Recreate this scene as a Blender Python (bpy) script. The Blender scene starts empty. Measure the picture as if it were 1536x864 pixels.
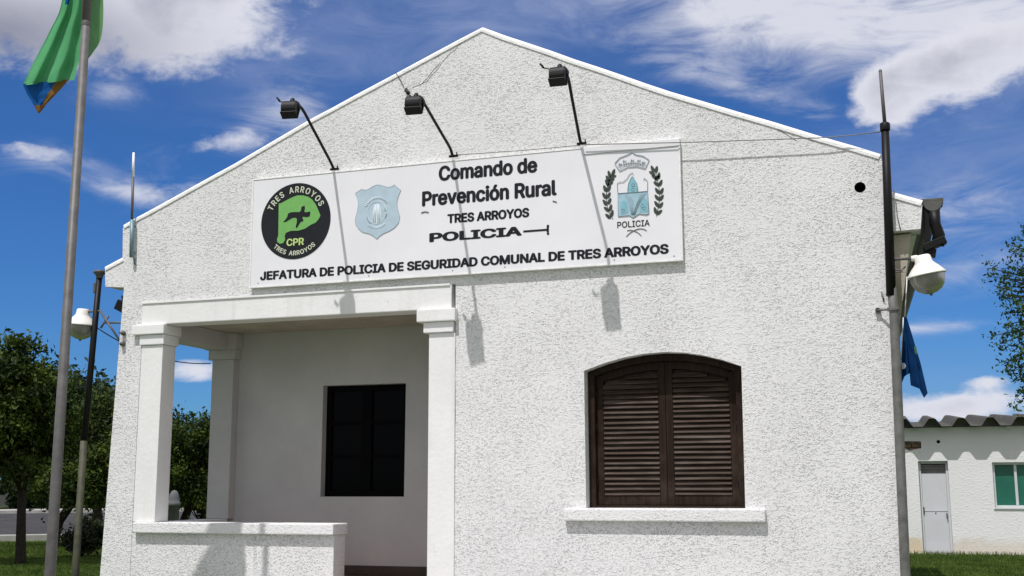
import bpy, bmesh, math, random
from mathutils import Vector, Matrix, noise as mnoise
from mathutils.geometry import tessellate_polygon

random.seed(11)
scene = bpy.context.scene
C = scene.collection
rad = math.radians

# ------------------------------------------------------------------ camera
F, YAW, PITCH, ROLL = 1740.95, -0.321728, 0.168301, -0.0032368
EYE = Vector((0.0, -9.0, 1.6))
cy_, sy_, cp_, sp_ = math.cos(YAW), math.sin(YAW), math.cos(PITCH), math.sin(PITCH)
fwd = Vector((sy_ * cp_, cy_ * cp_, sp_))
r0 = Vector((cy_, -sy_, 0.0))
u0 = r0.cross(fwd)
cr_, sr_ = math.cos(ROLL), math.sin(ROLL)
RIGHT = r0 * cr_ + u0 * sr_
UP = u0 * cr_ - r0 * sr_
cam_d = bpy.data.cameras.new('camera')
cam = bpy.data.objects.new('camera', cam_d)
C.objects.link(cam)
cam_d.sensor_fit = 'HORIZONTAL'
cam_d.sensor_width = 36.0
cam_d.lens = 36.0 * F / 1536.0
cam_d.clip_start = 0.1
cam_d.clip_end = 3000.0
M3 = Matrix((RIGHT, UP, -fwd)).transposed()
cam.matrix_world = Matrix.Translation(EYE) @ M3.to_4x4()
scene.camera = cam


def ray(px, py):
    """direction seen at a point of the 1536 x 864 photograph"""
    return fwd + RIGHT * ((px - 768.0) / F) + UP * ((432.0 - py) / F)


def at(px, py, Y=0.0):
    """surveyed point: where that sight line meets the vertical plane y = Y"""
    d = ray(px, py)
    return EYE + d * ((Y - EYE.y) / d.y)


# ------------------------------------------------------------------ light
SUN = Vector((0.235, 1.0, -2.1)).normalized()
scene.view_settings.view_transform = 'Standard'
scene.view_settings.look = 'None'
scene.view_settings.exposure = 0.0
scene.view_settings.gamma = 1.0
scene.view_settings.use_curve_mapping = False
sl = bpy.data.lights.new('sun', 'SUN')
sl.energy = 4.0
sl.angle = rad(0.5)
sl.color = (1.0, 0.965, 0.95)
so = bpy.data.objects.new('sun', sl)
C.objects.link(so)
so.rotation_euler = SUN.to_track_quat('-Z', 'Y').to_euler()
so.location = (-3, -12, 20)

world = bpy.data.worlds.new('World')
scene.world = world
world.use_nodes = True
SKY_STRENGTH = 0.10
CLOUD_FILL = (0.76, 0.745, 0.79)  # bright cloud added out of view to lift the shadows
SKY_TINT = (0.23, 0.51, 0.94)


class NT:
    """tiny node-tree helper"""
    def __init__(self, tree):
        self.t = tree
        tree.nodes.clear()

    def n(self, kind, **kw):
        o = self.t.nodes.new(kind)
        for k, v in kw.items():
            setattr(o, k, v)
        return o

    def put(self, sock, v):
        if hasattr(v, 'is_linked'):
            self.t.links.new(v, sock)
        else:
            sock.default_value = v

    def math(self, op, a, b=0.0, clamp=False):
        o = self.n('ShaderNodeMath', operation=op, use_clamp=clamp)
        self.put(o.inputs[0], a)
        self.put(o.inputs[1], b)
        return o.outputs[0]

    def dot(self, a, vec):
        o = self.n('ShaderNodeVectorMath', operation='DOT_PRODUCT')
        self.put(o.inputs[0], a)
        o.inputs[1].default_value = vec
        return o.outputs['Value']

    def noise(self, vec, scale, detail=4.0, rough=0.5, dist=0.0):
        o = self.n('ShaderNodeTexNoise')
        if vec is not None:
            self.put(o.inputs['Vector'], vec)
        o.inputs['Scale'].default_value = scale
        o.inputs['Detail'].default_value = detail
        o.inputs['Roughness'].default_value = rough
        o.inputs['Distortion'].default_value = dist
        return o.outputs['Fac']

    def mapr(self, v, a, b, c=0.0, d=1.0, smooth=False):
        o = self.n('ShaderNodeMapRange')
        if smooth:
            o.interpolation_type = 'SMOOTHSTEP'
        self.put(o.inputs[0], v)
        for i, q in enumerate((a, b, c, d)):
            self.put(o.inputs[1 + i], q)
        return o.outputs[0]

    def mix(self, f, a, b):
        o = self.n('ShaderNodeMix', data_type='RGBA')
        self.put(o.inputs[0], f)
        self.put(o.inputs[6], a if hasattr(a, 'is_linked') else (*a, 1.0))
        self.put(o.inputs[7], b if hasattr(b, 'is_linked') else (*b, 1.0))
        return o.outputs[2]

    def scalevec(self, v, s):
        o = self.n('ShaderNodeVectorMath', operation='MULTIPLY')
        self.put(o.inputs[0], v)
        o.inputs[1].default_value = s
        return o.outputs[0]


def build_sky():
    t = NT(world.node_tree)
    out = t.n('ShaderNodeOutputWorld')
    bg = t.n('ShaderNodeBackground')
    bg.inputs['Strength'].default_value = SKY_STRENGTH
    t.t.links.new(bg.outputs[0], out.inputs[0])
    sky = t.n('ShaderNodeTexSky', sky_type='NISHITA')
    sky.sun_disc = False
    sky.sun_elevation = math.asin(-SUN.z)
    sky.sun_rotation = math.atan2(-SUN.x, -SUN.y)
    sky.air_density = 1.0
    sky.dust_density = 0.2
    sky.ozone_density = 1.5
    grade = t.n('ShaderNodeMix', data_type='RGBA', blend_type='MULTIPLY')
    grade.inputs[0].default_value = 1.0
    t.put(grade.inputs[6], sky.outputs[0])
    grade.inputs[7].default_value = (*SKY_TINT, 1.0)
    clear = grade.outputs[2]
    tc = t.n('ShaderNodeTexCoord')
    d = tc.outputs['Generated']
    nrm = t.n('ShaderNodeVectorMath', operation='NORMALIZE')
    t.put(nrm.inputs[0], d)
    d = nrm.outputs[0]
    # cloud banks: centre and half sizes in the photograph's angular units, tilt, weight
    banks = [
        # heaped bank upper left (its lower left in its own shade)
        (90, -5, 240, 74, 0, 1.35, 'c'), (270, 10, 70, 46, -14, 0.9, 'c'),
        (10, 48, 170, 50, 0, 0.95, 'g'),
        # broken bank upper right
        (1455, 92, 110, 44, -22, 1.05, 'c'), (1325, 150, 34, 44, -35, 0.85, 'c'), (1400, 100, 60, 34, -15, 0.55, 'c'),
        (1540, 60, 60, 40, 0, 0.6, 'c'),
        (1250, 35, 250, 62, 8, 1.02, 's'), (1150, 15, 120, 40, 10, 0.7, 's'), (1480, 10, 120, 40, 0, 0.7, 's'),
        # small puffs
        (335, 212, 56, 17, -8, 0.72, 'c'), (35, 226, 70, 12, 6, 0.50, 'c'),
        (1470, 606, 66, 22, 0, 1.0, 'c'), (1385, 614, 50, 20, 0, 0.8, 'c'), (1480, 572, 24, 8, -8, 0.72, 'c'),
        (290, 556, 40, 14, 0, 0.75, 'c'),
        # wisps and veils
        (172, 136, 40, 16, 0, 0.55, 's'), (175, 285, 60, 16, 10, 0.85, 's'), (262, 288, 45, 20, -20, 0.7, 's'), (440, 165, 62, 36, -10, 0.75, 's'),
        (330, 225, 80, 26, -8, 0.5, 's'), (40, 232, 80, 18, 6, 0.7, 's'),
        (1395, 490, 80, 9, -4, 0.9, 's'), (1460, 400, 70, 26, -8, 0.55, 's'), (1235, 170, 30, 14, 0, 0.5, 's'), (1400, 330, 120, 30, -6, 0.45, 's'),
        (610, 50, 250, 80, -8, 0.95, 'v'), (780, 12, 120, 40, 0, 0.7, 'v'), (1430, 240, 190, 80, -10, 0.85, 'v'),
        (1080, 70, 150, 50, 10, 0.5, 'v'), (1480, 640, 220, 70, 0, 0.75, 'v'), (360, 40, 90, 60, 0, 0.45, 'v'),
        (1080, 120, 90, 20, 20, 0.6, 's'), (1420, 300, 170, 22, -10, 0.5, 's'),
    ]
    acc = {'c': None, 'v': None, 's': None, 'g': None}
    for (px, py, a, b, tilt, w, kind) in banks:
        c = ray(px, py).normalized()
        ct, st = math.cos(rad(tilt)), math.sin(rad(tilt))
        ex = (RIGHT * ct - UP * st)
        ey = (RIGHT * st + UP * ct)
        ex = (ex - c * ex.dot(c)).normalized()
        ey = (ey - c * ey.dot(c)).normalized()
        x = t.math('MULTIPLY', t.dot(d, ex), F / a)
        y = t.math('MULTIPLY', t.dot(d, ey), F / b)
        # shift: the dot with the centre's tangent axes is zero at the centre
        r2 = t.math('ADD', t.math('MULTIPLY', x, x), t.math('MULTIPLY', y, y))
        g = t.math('MULTIPLY', t.math('EXPONENT', t.math('MULTIPLY', r2, -0.75)), w)
        front = t.math('GREATER_THAN', t.dot(d, c), 0.0)
        g = t.math('MULTIPLY', g, front)
        acc[kind] = g if acc[kind] is None else t.math('ADD', acc[kind], g)
    sep = t.n('ShaderNodeSeparateXYZ')
    t.put(sep.inputs[0], d)
    # unseen bright cloud added over the rest of the dome to lift the shadows
    away = t.mapr(t.dot(d, fwd), 0.60, 0.84, 1.0, 0.0, True)
    n1 = t.noise(t.scalevec(d, (1, 1, 1.5)), 10.0, 10.0, 0.60, 0.35)
    n2 = t.noise(t.scalevec(d, (1, 1, 1.9)), 34.0, 7.0, 0.62, 0.4)
    nn = t.math('ADD', t.math('MULTIPLY', n1, 0.66), t.math('MULTIPLY', n2, 0.34))
    dens = t.math('ADD', acc['c'], t.math('MULTIPLY', t.math('SUBTRACT', nn, 0.5), 3.0))
    dens = t.math('MULTIPLY', dens, t.mapr(acc['c'], 0.03, 0.3))
    alpha_c = t.mapr(dens, 0.22, 0.88, 0.0, 0.97, True)
    # fibrous cloud: noise drawn out along the wind
    rot = t.n('ShaderNodeMapping')
    t.put(rot.inputs['Vector'], d)
    rot.inputs['Rotation'].default_value = (0.0, rad(9), 0.0)
    rot.inputs['Scale'].default_value = (1.0, 1.0, 3.4)
    ns = t.noise(rot.outputs[0], 11.0, 9.0, 0.64, 0.7)
    nb = t.noise(d, 6.5, 4.0, 0.5, 0.3)
    fs = t.math('ADD', t.math('MULTIPLY', ns, 0.7), t.math('MULTIPLY', nb, 0.3))
    alpha_s = t.math('MULTIPLY', t.math('MINIMUM', acc['s'], 1.0), t.mapr(t.math('ADD', fs, t.math('MULTIPLY', acc['s'], 0.17)), 0.47, 0.78, 0.0, 1.0, True), True)
    alpha_s = t.math('MULTIPLY', alpha_s, 0.92)
    alpha_v = t.math('MULTIPLY', acc['v'], t.mapr(fs, 0.30, 0.66, 0.12, 1.0), True)
    alpha_v = t.math('MULTIPLY', alpha_v, 0.62)
    core = t.mapr(dens, 0.7, 1.9, 0.0, 0.55, True)
    lump = t.noise(d, 15.0, 6.0, 0.55, 0.2)
    shade = t.math('MULTIPLY', core, t.mapr(lump, 0.30, 0.62, 0.2, 1.0), True)
    shade = t.math('MAXIMUM', shade, t.math('MULTIPLY', acc['g'], t.mapr(lump, 0.3, 0.7, 0.8, 1.1), True))
    k = 1.0 / SKY_STRENGTH
    white = tuple(v * k for v in (0.74, 0.75, 0.83))
    grey = tuple(v * k for v in (0.235, 0.245, 0.33))
    veil = tuple(v * k for v in (0.30, 0.37, 0.60))
    bright = tuple(v * k for v in CLOUD_FILL)
    ccol = t.mix(shade, white, grey)
    c1 = t.mix(alpha_v, clear, veil)
    c1 = t.mix(alpha_s, c1, white)
    c2 = t.mix(alpha_c, c1, ccol)
    c2 = t.mix(t.math('MULTIPLY', away, t.mapr(n1, 0.25, 0.55, 0.55, 0.95)), c2, bright)
    t.put(bg.inputs['Color'], c2)


build_sky()

# ------------------------------------------------------------------ helpers


def obj(name, bm, mats, parent=None, smooth=False, loc=None):
    me = bpy.data.meshes.new(name)
    bm.normal_update()
    bm.to_mesh(me)
    bm.free()
    if not isinstance(mats, (list, tuple)):
        mats = [mats]
    for m in mats:
        me.materials.append(m)
    if smooth:
        for p in me.polygons:
            p.use_smooth = True
    o = bpy.data.objects.new(name, me)
    C.objects.link(o)
    if parent is not None:
        o.parent = parent
        # parts are modelled in world coordinates: undo the thing's own offset
        p = parent
        off = Vector()
        while p is not None:
            off += p.location
            p = p.parent
        o.location = -off
    if loc is not None:
        o.location = loc
    return o


def tag(o, label, cat, group=None):
    o['label'] = label
    o['category'] = cat
    if group:
        o['group'] = group
    return o


def thing(name, label, cat, loc=(0, 0, 0), group=None):
    o = bpy.data.objects.new(name, None)
    o.empty_display_size = 0.2
    C.objects.link(o)
    o.location = loc
    return tag(o, label, cat, group)


def struct(o):
    o['kind'] = 'structure'
    return o


def BM():
    return bmesh.new()


def box(bm, x0, x1, y0, y1, z0, z1, bev=0.0, mi=0, seg=2):
    vs = [bm.verts.new(p) for p in ((x0, y0, z0), (x1, y0, z0), (x1, y1, z0), (x0, y1, z0),
                                    (x0, y0, z1), (x1, y0, z1), (x1, y1, z1), (x0, y1, z1))]
    fs = [bm.faces.new([vs[i] for i in q]) for q in ((3, 2, 1, 0), (4, 5, 6, 7), (0, 1, 5, 4), (1, 2, 6, 5), (2, 3, 7, 6), (3, 0, 4, 7))]
    for f in fs:
        f.material_index = mi
    if bev > 0:
        es = list({e for f in fs for e in f.edges})
        r = bmesh.ops.bevel(bm, geom=es, offset=bev, segments=seg, affect='EDGES', profile=0.6)
        for f in r['faces']:
            f.material_index = mi
    return fs


def obox(bm, c, ax, ay, az, hx, hy, hz, bev=0.0, mi=0):
    """oriented box"""
    n0 = len(bm.verts)
    before = set(bm.verts)
    box(bm, -hx, hx, -hy, hy, -hz, hz, bev, mi)
    for v in [v for v in bm.verts if v not in before]:
        p = v.co.copy()
        v.co = Vector(c) + ax * p.x + ay * p.y + az * p.z


def tube(bm, pts, r, seg=10, mi=0, cap=True):
    pts = [Vector(p) for p in pts]
    n = len(pts)
    rs = r if isinstance(r, (list, tuple)) else [r] * n
    rings = []
    prev = None
    for i, p in enumerate(pts):
        d = (pts[min(i + 1, n - 1)] - pts[max(i - 1, 0)]).normalized()
        if prev is None:
            a = d.orthogonal().normalized()
        else:
            a = (prev - d * prev.dot(d)).normalized()
        prev = a
        b = d.cross(a)
        rings.append([bm.verts.new(p + (a * math.cos(2 * math.pi * k / seg) + b * math.sin(2 * math.pi * k / seg)) * rs[i]) for k in range(seg)])
    for i in range(n - 1):
        for k in range(seg):
            f = bm.faces.new((rings[i][k], rings[i][(k + 1) % seg], rings[i + 1][(k + 1) % seg], rings[i + 1][k]))
            f.material_index = mi
            f.smooth = True
    if cap:
        for rr in (list(reversed(rings[0])), rings[-1]):
            f = bm.faces.new(rr)
            f.material_index = mi


def lathe(bm, prof, origin, axis=Vector((0, 0, 1)), seg=28, mi=0):
    """prof: (radius, height) list"""
    axis = axis.normalized()
    a = axis.orthogonal().normalized()
    b = axis.cross(a)
    rings = []
    for (r, h) in prof:
        r = max(r, 1e-4)
        rings.append([bm.verts.new(Vector(origin) + axis * h + (a * math.cos(2 * math.pi * k / seg) + b * math.sin(2 * math.pi * k / seg)) * r) for k in range(seg)])
    for i in range(len(rings) - 1):
        for k in range(seg):
            f = bm.faces.new((rings[i][k], rings[i][(k + 1) % seg], rings[i + 1][(k + 1) % seg], rings[i + 1][k]))
            f.material_index = mi
            f.smooth = True


def plate(bm, loops, y0, y1, mi=0):
    """flat plate in x-z with holes: loops = [outline, hole, ...] of (x, z); from y0 (front) to y1 (back)"""
    front_loops = []
    es = []
    for lp in loops:
        vs = [bm.verts.new((x, y0, z)) for x, z in lp]
        front_loops.append(vs)
        for i in range(len(vs)):
            es.append(bm.edges.new((vs[i], vs[(i + 1) % len(vs)])))
    r = bmesh.ops.triangle_fill(bm, use_beauty=True, use_dissolve=False, edges=es, normal=(0, -1, 0))
    ff = [g for g in r['geom'] if isinstance(g, bmesh.types.BMFace)]
    for f in ff:
        f.normal_update()
        if f.normal.y > 0:
            f.normal_flip()
        f.material_index = mi
    if abs(y1 - y0) > 1e-6:
        back = {}
        for vs in front_loops:
            for v in vs:
                back[v] = bm.verts.new((v.co.x, y1, v.co.z))
        for f in ff:
            nf = bm.faces.new([back[v] for v in reversed(f.verts)])
            nf.material_index = mi
        for vs in front_loops:
            for i in range(len(vs)):
                a, b = vs[i], vs[(i + 1) % len(vs)]
                nf = bm.faces.new((a, b, back[b], back[a]))
                nf.material_index = mi
        bmesh.ops.recalc_face_normals(bm, faces=list(bm.faces))
    return ff


# ------------------------------------------------------------------ materials
def material(name, build):
    m = bpy.data.materials.new(name)
    m.use_nodes = True
    t = NT(m.node_tree)
    out = t.n('ShaderNodeOutputMaterial')
    bs = t.n('ShaderNodeBsdfPrincipled')
    t.t.links.new(bs.outputs[0], out.inputs[0])
    build(t, bs)
    return m


def setp(bs, rough=0.5, metal=0.0, spec=0.5):
    bs.inputs['Roughness'].default_value = rough
    bs.inputs['Metallic'].default_value = metal
    bs.inputs['Specular IOR Level'].default_value = spec


def pos(t):
    return t.n('ShaderNodeNewGeometry').outputs['Position']


def bump(t, bs, h, dist, strength=1.0):
    b = t.n('ShaderNodeBump')
    b.inputs['Strength'].default_value = strength
    b.inputs['Distance'].default_value = dist
    t.put(b.inputs['Height'], h)
    t.t.links.new(b.outputs[0], bs.inputs['Normal'])


def plain(name, col, rough=0.5, metal=0.0, spec=0.5, var=0.12, scale=8.0, bmp=0.0, bscale=60.0):
    def f(t, bs):
        setp(bs, rough, metal, spec)
        p = pos(t)
        n = t.noise(p, scale, 5.0, 0.6)
        lo = tuple(c * (1 - var) for c in col)
        hi = tuple(min(1.0, c * (1 + var)) for c in col)
        t.put(bs.inputs['Base Color'], t.mix(t.mapr(n, 0.3, 0.7), lo, hi))
        if bmp:
            bump(t, bs, t.noise(p, bscale, 3.0, 0.6), bmp)
    return material(name, f)


def stucco_build(amount, base=(0.79, 0.79, 0.785), shade_and_dirt=True):
    def f(t, bs):
        setp(bs, 0.85, 0.0, 0.2)
        p = pos(t)
        # thrown render: irregular ragged lumps, slightly drawn out sideways
        ps = t.scalevec(p, (0.72, 1.0, 1.15))
        wn = t.n('ShaderNodeTexNoise')
        t.put(wn.inputs['Vector'], ps)
        wn.inputs['Scale'].default_value = 9.0
        wn.inputs['Detail'].default_value = 2.0
        wv = t.n('ShaderNodeVectorMath', operation='MULTIPLY_ADD')
        t.put(wv.inputs[0], wn.outputs['Color'])
        wv.inputs[1].default_value = (0.02, 0.02, 0.02)
        t.put(wv.inputs[2], ps)
        na = t.noise(wv.outputs[0], 50.0, 3.0, 0.6, 0.0)
        nb = t.noise(t.scalevec(p, (0.85, 1.0, 1.2)), 104.0, 2.0, 0.6, 0.0)
        big = t.math('ADD', t.math('MULTIPLY', na, 0.56), t.math('MULTIPLY', nb, 0.44))
        patch = t.mapr(t.noise(p, 2.1, 3.0, 0.5), 0.35, 0.65, 0.6, 1.15)
        lumps = t.mapr(big, 0.51, 0.66, 0.0, 1.0, True)
        pits = t.mapr(big, 0.36, 0.45, -0.6, 0.0, True)
        h = t.math('ADD', lumps, pits)
        h = t.math('MULTIPLY', h, patch)
        bump(t, bs, h, amount, 1.0)
        col = t.mix(t.mapr(t.noise(p, 0.9, 5.0, 0.6), 0.35, 0.7), base, tuple(c * 0.93 for c in base))
        if shade_and_dirt:
            # shadow and grime in the pits mixed into the colour, uneven over the wall
            pit = t.mapr(big, 0.43, 0.36, 0.0, 1.0, True)
            where = t.mapr(t.noise(p, 2.2, 4.0, 0.6), 0.38, 0.7, 0.05, 0.34)
            col = t.mix(t.math('MULTIPLY', pit, where), col, (0.42, 0.42, 0.43))
            # faint rain streaks and old patch repairs
            stn = t.noise(t.scalevec(p, (7.0, 1.0, 0.35)), 1.0, 5.0, 0.6)
            brk = t.noise(p, 0.8, 3.0, 0.5)
            col = t.mix(t.math('MULTIPLY', t.mapr(stn, 0.54, 0.78, 0.0, 0.30, True), t.mapr(brk, 0.4, 0.62)), col, (0.57, 0.56, 0.54))
            rpn = t.n('ShaderNodeTexVoronoi')
            t.put(rpn.inputs['Vector'], t.scalevec(p, (1.0, 0.0, 1.3)))
            rpn.inputs['Scale'].default_value = 1.1
            sepc = t.n('ShaderNodeSeparateColor')
            t.put(sepc.inputs[0], rpn.outputs['Color'])
            col = t.mix(t.mapr(sepc.outputs[0], 0.6, 0.9, 0.0, 0.10), col, (0.70, 0.71, 0.72))
        t.put(bs.inputs['Base Color'], col)
    return f


M = {}
M['stucco'] = material('stucco', stucco_build(0.0076))
M['stucco_light'] = material('stucco_light', stucco_build(0.005))


def smooth_white(t, bs):
    setp(bs, 0.7, 0.0, 0.25)
    p = pos(t)
    n = t.noise(p, 3.0, 6.0, 0.65)
    c = t.mix(t.mapr(n, 0.3, 0.75), (0.81, 0.81, 0.80), (0.73, 0.73, 0.715))
    sp = t.mapr(t.noise(p, 26.0, 3.0, 0.6), 0.70, 0.76, 0.0, 0.5)
    c = t.mix(sp, c, (0.5, 0.49, 0.46))
    stn = t.noise(t.scalevec(p, (9.0, 9.0, 0.5)), 1.0, 5.0, 0.62)
    c = t.mix(t.mapr(stn, 0.52, 0.78, 0.0, 0.34, True), c, (0.56, 0.54, 0.50))
    chip = t.mapr(t.noise(p, 11.0, 5.0, 0.7), 0.69, 0.72, 0.0, 0.6)
    c = t.mix(chip, c, (0.43, 0.41, 0.37))
    t.put(bs.inputs['Base Color'], c)
    bump(t, bs, t.noise(p, 28.0, 5.0, 0.6), 0.0025)


M['white'] = material('painted_plaster', smooth_white)
def porch_shade_white(t, bs):
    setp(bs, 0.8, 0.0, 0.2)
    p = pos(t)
    c = t.mix(t.mapr(t.noise(p, 2.2, 6.0, 0.65), 0.3, 0.75), (0.53, 0.525, 0.51), (0.44, 0.44, 0.43))  # white plaster with the porch's shade mixed into its colour
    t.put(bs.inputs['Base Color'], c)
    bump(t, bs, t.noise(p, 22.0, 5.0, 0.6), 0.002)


M['porch_shade'] = material('shaded_plaster', porch_shade_white)
M['coping'] = plain('coping_paint', (0.83, 0.83, 0.82), 0.7, spec=0.2, var=0.06, scale=5, bmp=0.006, bscale=30)
M['bounce_underside'] = plain('bounce_tinted_render', (0.42, 0.38, 0.31), 0.9, spec=0.1, var=0.15, scale=4, bmp=0.004)  # shade and brown bounce off the floor are mixed into this colour
M['tile_floor'] = plain('red_brown_tile', (0.17, 0.085, 0.05), 0.45, var=0.2, scale=6)
M['skirting'] = plain('dark_skirting', (0.05, 0.035, 0.025), 0.5, var=0.2)
M['black'] = plain('black_paint', (0.006, 0.006, 0.007), 0.5, spec=0.2, var=0.3, scale=20)
M['darkgrey'] = plain('dark_grey_paint', (0.035, 0.037, 0.04), 0.5, var=0.25, scale=12)
M['gutter'] = plain('weathered_gutter', (0.075, 0.075, 0.07), 0.6, var=0.3, scale=9)
M['galv'] = plain('galvanised_steel', (0.10, 0.098, 0.094), 0.55, 0.15, var=0.28, scale=9, bmp=0.001)
M['galv_dull'] = plain('dull_grey_tube', (0.15, 0.15, 0.14), 0.6, 0.25, var=0.3, scale=11, bmp=0.001)
M['mast'] = plain('pale_mast', (0.78, 0.79, 0.80), 0.45, var=0.06)
M['mount'] = plain('grey_blue_clamp', (0.16, 0.25, 0.29), 0.5, 0.3, var=0.2)
M['enamel'] = plain('white_enamel', (0.78, 0.76, 0.70), 0.35, var=0.08, scale=14)
M['wire'] = plain('grey_wire', (0.16, 0.16, 0.155), 0.6, var=0.15)
M['blackwire'] = plain('black_wire', (0.015, 0.015, 0.015), 0.6, var=0.1)
M['ink'] = plain('black_vinyl', (0.010, 0.011, 0.015), 0.5, spec=0.25, var=0.15)
M['emblem_black'] = plain('emblem_black', (0.010, 0.012, 0.016), 0.5, spec=0.25, var=0.2)
M['emblem_green'] = plain('emblem_green', (0.165, 0.42, 0.105), 0.45, var=0.08, scale=20)
M['emblem_cream'] = plain('emblem_cream', (0.60, 0.66, 0.50), 0.45, var=0.06)
M['emblem_yellow'] = plain('emblem_lime', (0.50, 0.66, 0.22), 0.45, var=0.06)
M['shield_blue'] = plain('faded_blue', (0.43, 0.55, 0.63), 0.5, var=0.07, scale=14)
M['shield_pale'] = plain('faded_pale', (0.60, 0.68, 0.71), 0.5, var=0.06)
M['shield_line'] = plain('faded_line', (0.27, 0.33, 0.38), 0.5, var=0.1)
M['crest_blue'] = plain('crest_blue', (0.33, 0.50, 0.58), 0.5, var=0.12, scale=40)
M['crest_teal'] = plain('crest_teal', (0.20, 0.45, 0.52), 0.5, var=0.1, scale=40)
M['laurel'] = plain('laurel_green', (0.030, 0.045, 0.030), 0.5, var=0.2)
M['twig'] = plain('laurel_stem', (0.10, 0.085, 0.06), 0.5, var=0.2)
M['brick'] = plain('bare_brick', (0.20, 0.14, 0.09), 0.9, spec=0.1, var=0.45, scale=25, bmp=0.01, bscale=40)
M['hole'] = plain('recess_shade', (0.01, 0.01, 0.01), 0.9, spec=0.0)  # near-black stands for the shade inside holes and the unlit room
M['alu'] = plain('white_aluminium', (0.62, 0.64, 0.65), 0.4, 0.2, var=0.06)
M['green_glass'] = plain('green_blind', (0.016, 0.125, 0.085), 0.25, var=0.10, scale=3)
M['door'] = plain('white_steel_door', (0.58, 0.59, 0.62), 0.5, var=0.05, scale=2.5)
M['concrete'] = plain('concrete', (0.34, 0.33, 0.31), 0.9, spec=0.15, var=0.22, scale=6, bmp=0.004)
M['fibre'] = plain('fibre_cement', (0.085, 0.082, 0.074), 0.9, spec=0.1, var=0.35, scale=5, bmp=0.004)
M['asphalt'] = plain('asphalt', (0.055, 0.055, 0.058), 0.9, spec=0.1, var=0.2, scale=1.5, bmp=0.004, bscale=80)
M['kerb'] = plain('kerb_concrete', (0.38, 0.37, 0.35), 0.9, spec=0.15, var=0.2, scale=3)
M['grey_wall'] = plain('far_plaster', (0.125, 0.13, 0.135), 0.9, spec=0.1, var=0.25, scale=0.7)
M['bark'] = plain('bark', (0.030, 0.025, 0.020), 0.9, spec=0.1, var=0.4, scale=12, bmp=0.01, bscale=30)
M['black_room'] = plain('dark_window_paint', (0.003, 0.003, 0.0035), 0.6, spec=0.04)


def sign_panel(t, bs):
    setp(bs, 0.5, 0.0, 0.3)
    p = pos(t)
    n = t.noise(p, 1.7, 4.0, 0.55)
    c = t.mix(t.mapr(n, 0.3, 0.7), (0.80, 0.80, 0.825), (0.745, 0.745, 0.77))
    st = t.noise(t.scalevec(p, (14.0, 1.0, 0.8)), 1.0, 4.0, 0.6)
    c = t.mix(t.mapr(st, 0.62, 0.85, 0.0, 0.35), c, (0.55, 0.54, 0.52))
    t.put(bs.inputs['Base Color'], c)
    bump(t, bs, t.noise(t.scalevec(p, (1.0, 1.0, 0.6)), 2.6, 2.0, 0.5), 0.006)


M['sign'] = material('sign_sheet', sign_panel)


def wood(t, bs):
    setp(bs, 0.6, 0.0, 0.12)
    p = pos(t)
    g = t.noise(t.scalevec(p, (30.0, 30.0, 1.6)), 1.5, 5.0, 0.6, 0.5)
    c = t.mix(t.mapr(g, 0.3, 0.7), (0.010, 0.006, 0.004), (0.034, 0.019, 0.012))
    w = t.noise(p, 4.0, 4.0, 0.6)
    c = t.mix(t.mapr(w, 0.5, 0.75, 0.0, 0.7), c, (0.060, 0.042, 0.032))
    t.put(bs.inputs['Base Color'], c)
    bump(t, bs, g, 0.003)


def wood_slat(t, bs):
    setp(bs, 0.6, 0.0, 0.15)
    p = pos(t)
    g = t.noise(t.scalevec(p, (1.6, 30.0, 30.0)), 2.0, 5.0, 0.6, 0.5)
    c = t.mix(t.mapr(g, 0.3, 0.7), (0.022, 0.014, 0.010), (0.068, 0.046, 0.033))
    w = t.noise(t.scalevec(p, (2.5, 1.0, 24.0)), 1.0, 4.0, 0.65)
    c = t.mix(t.mapr(w, 0.48, 0.72, 0.0, 0.75), c, (0.13, 0.105, 0.088))
    w2 = t.noise(p, 6.0, 5.0, 0.6)
    c = t.mix(t.mapr(w2, 0.5, 0.72, 0.0, 0.5), c, (0.035, 0.018, 0.011))
    t.put(bs.inputs['Base Color'], c)
    bump(t, bs, g, 0.002)


M['wood'] = material('stained_wood', wood)
M['slat'] = material('stained_slat', wood_slat)


def glass_bowl(t, bs):
    setp(bs, 0.32, 0.0, 0.5)
    p = pos(t)
    n = t.noise(p, 16.0, 4.0, 0.6)
    t.put(bs.inputs['Base Color'], t.mix(t.mapr(n, 0.3, 0.7), (0.20, 0.195, 0.17), (0.30, 0.295, 0.27)))
    bs.inputs['Subsurface Weight'].default_value = 0.0
    bs.inputs['Transmission Weight'].default_value = 0.25


M['bowl'] = material('frosted_bowl', glass_bowl)


def dark_glass(t, bs):
    setp(bs, 0.10, 0.0, 0.035)
    bs.inputs['Base Color'].default_value = (0.002, 0.0025, 0.003, 1)


M['dark_glass'] = material('dark_pane', dark_glass)
M['lens'] = material('floodlight_lens', dark_glass)


def cloth_mat(name, col, trans=0.35, dark=0.85):
    m = bpy.data.materials.new(name)
    m.use_nodes = True
    t = NT(m.node_tree)
    out = t.n('ShaderNodeOutputMaterial')
    p = pos(t)
    n = t.noise(p, 7.0, 4.0, 0.6)
    c = t.mix(t.mapr(n, 0.3, 0.7), tuple(v * dark for v in col), col)
    a = t.n('ShaderNodeBsdfDiffuse')
    b = t.n('ShaderNodeBsdfTranslucent')
    t.put(a.inputs[0], c)
    t.put(b.inputs[0], c)
    mx = t.n('ShaderNodeMixShader')
    mx.inputs[0].default_value = trans
    t.t.links.new(a.outputs[0], mx.inputs[1])
    t.t.links.new(b.outputs[0], mx.inputs[2])
    t.t.links.new(mx.outputs[0], out.inputs[0])
    return m


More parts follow.
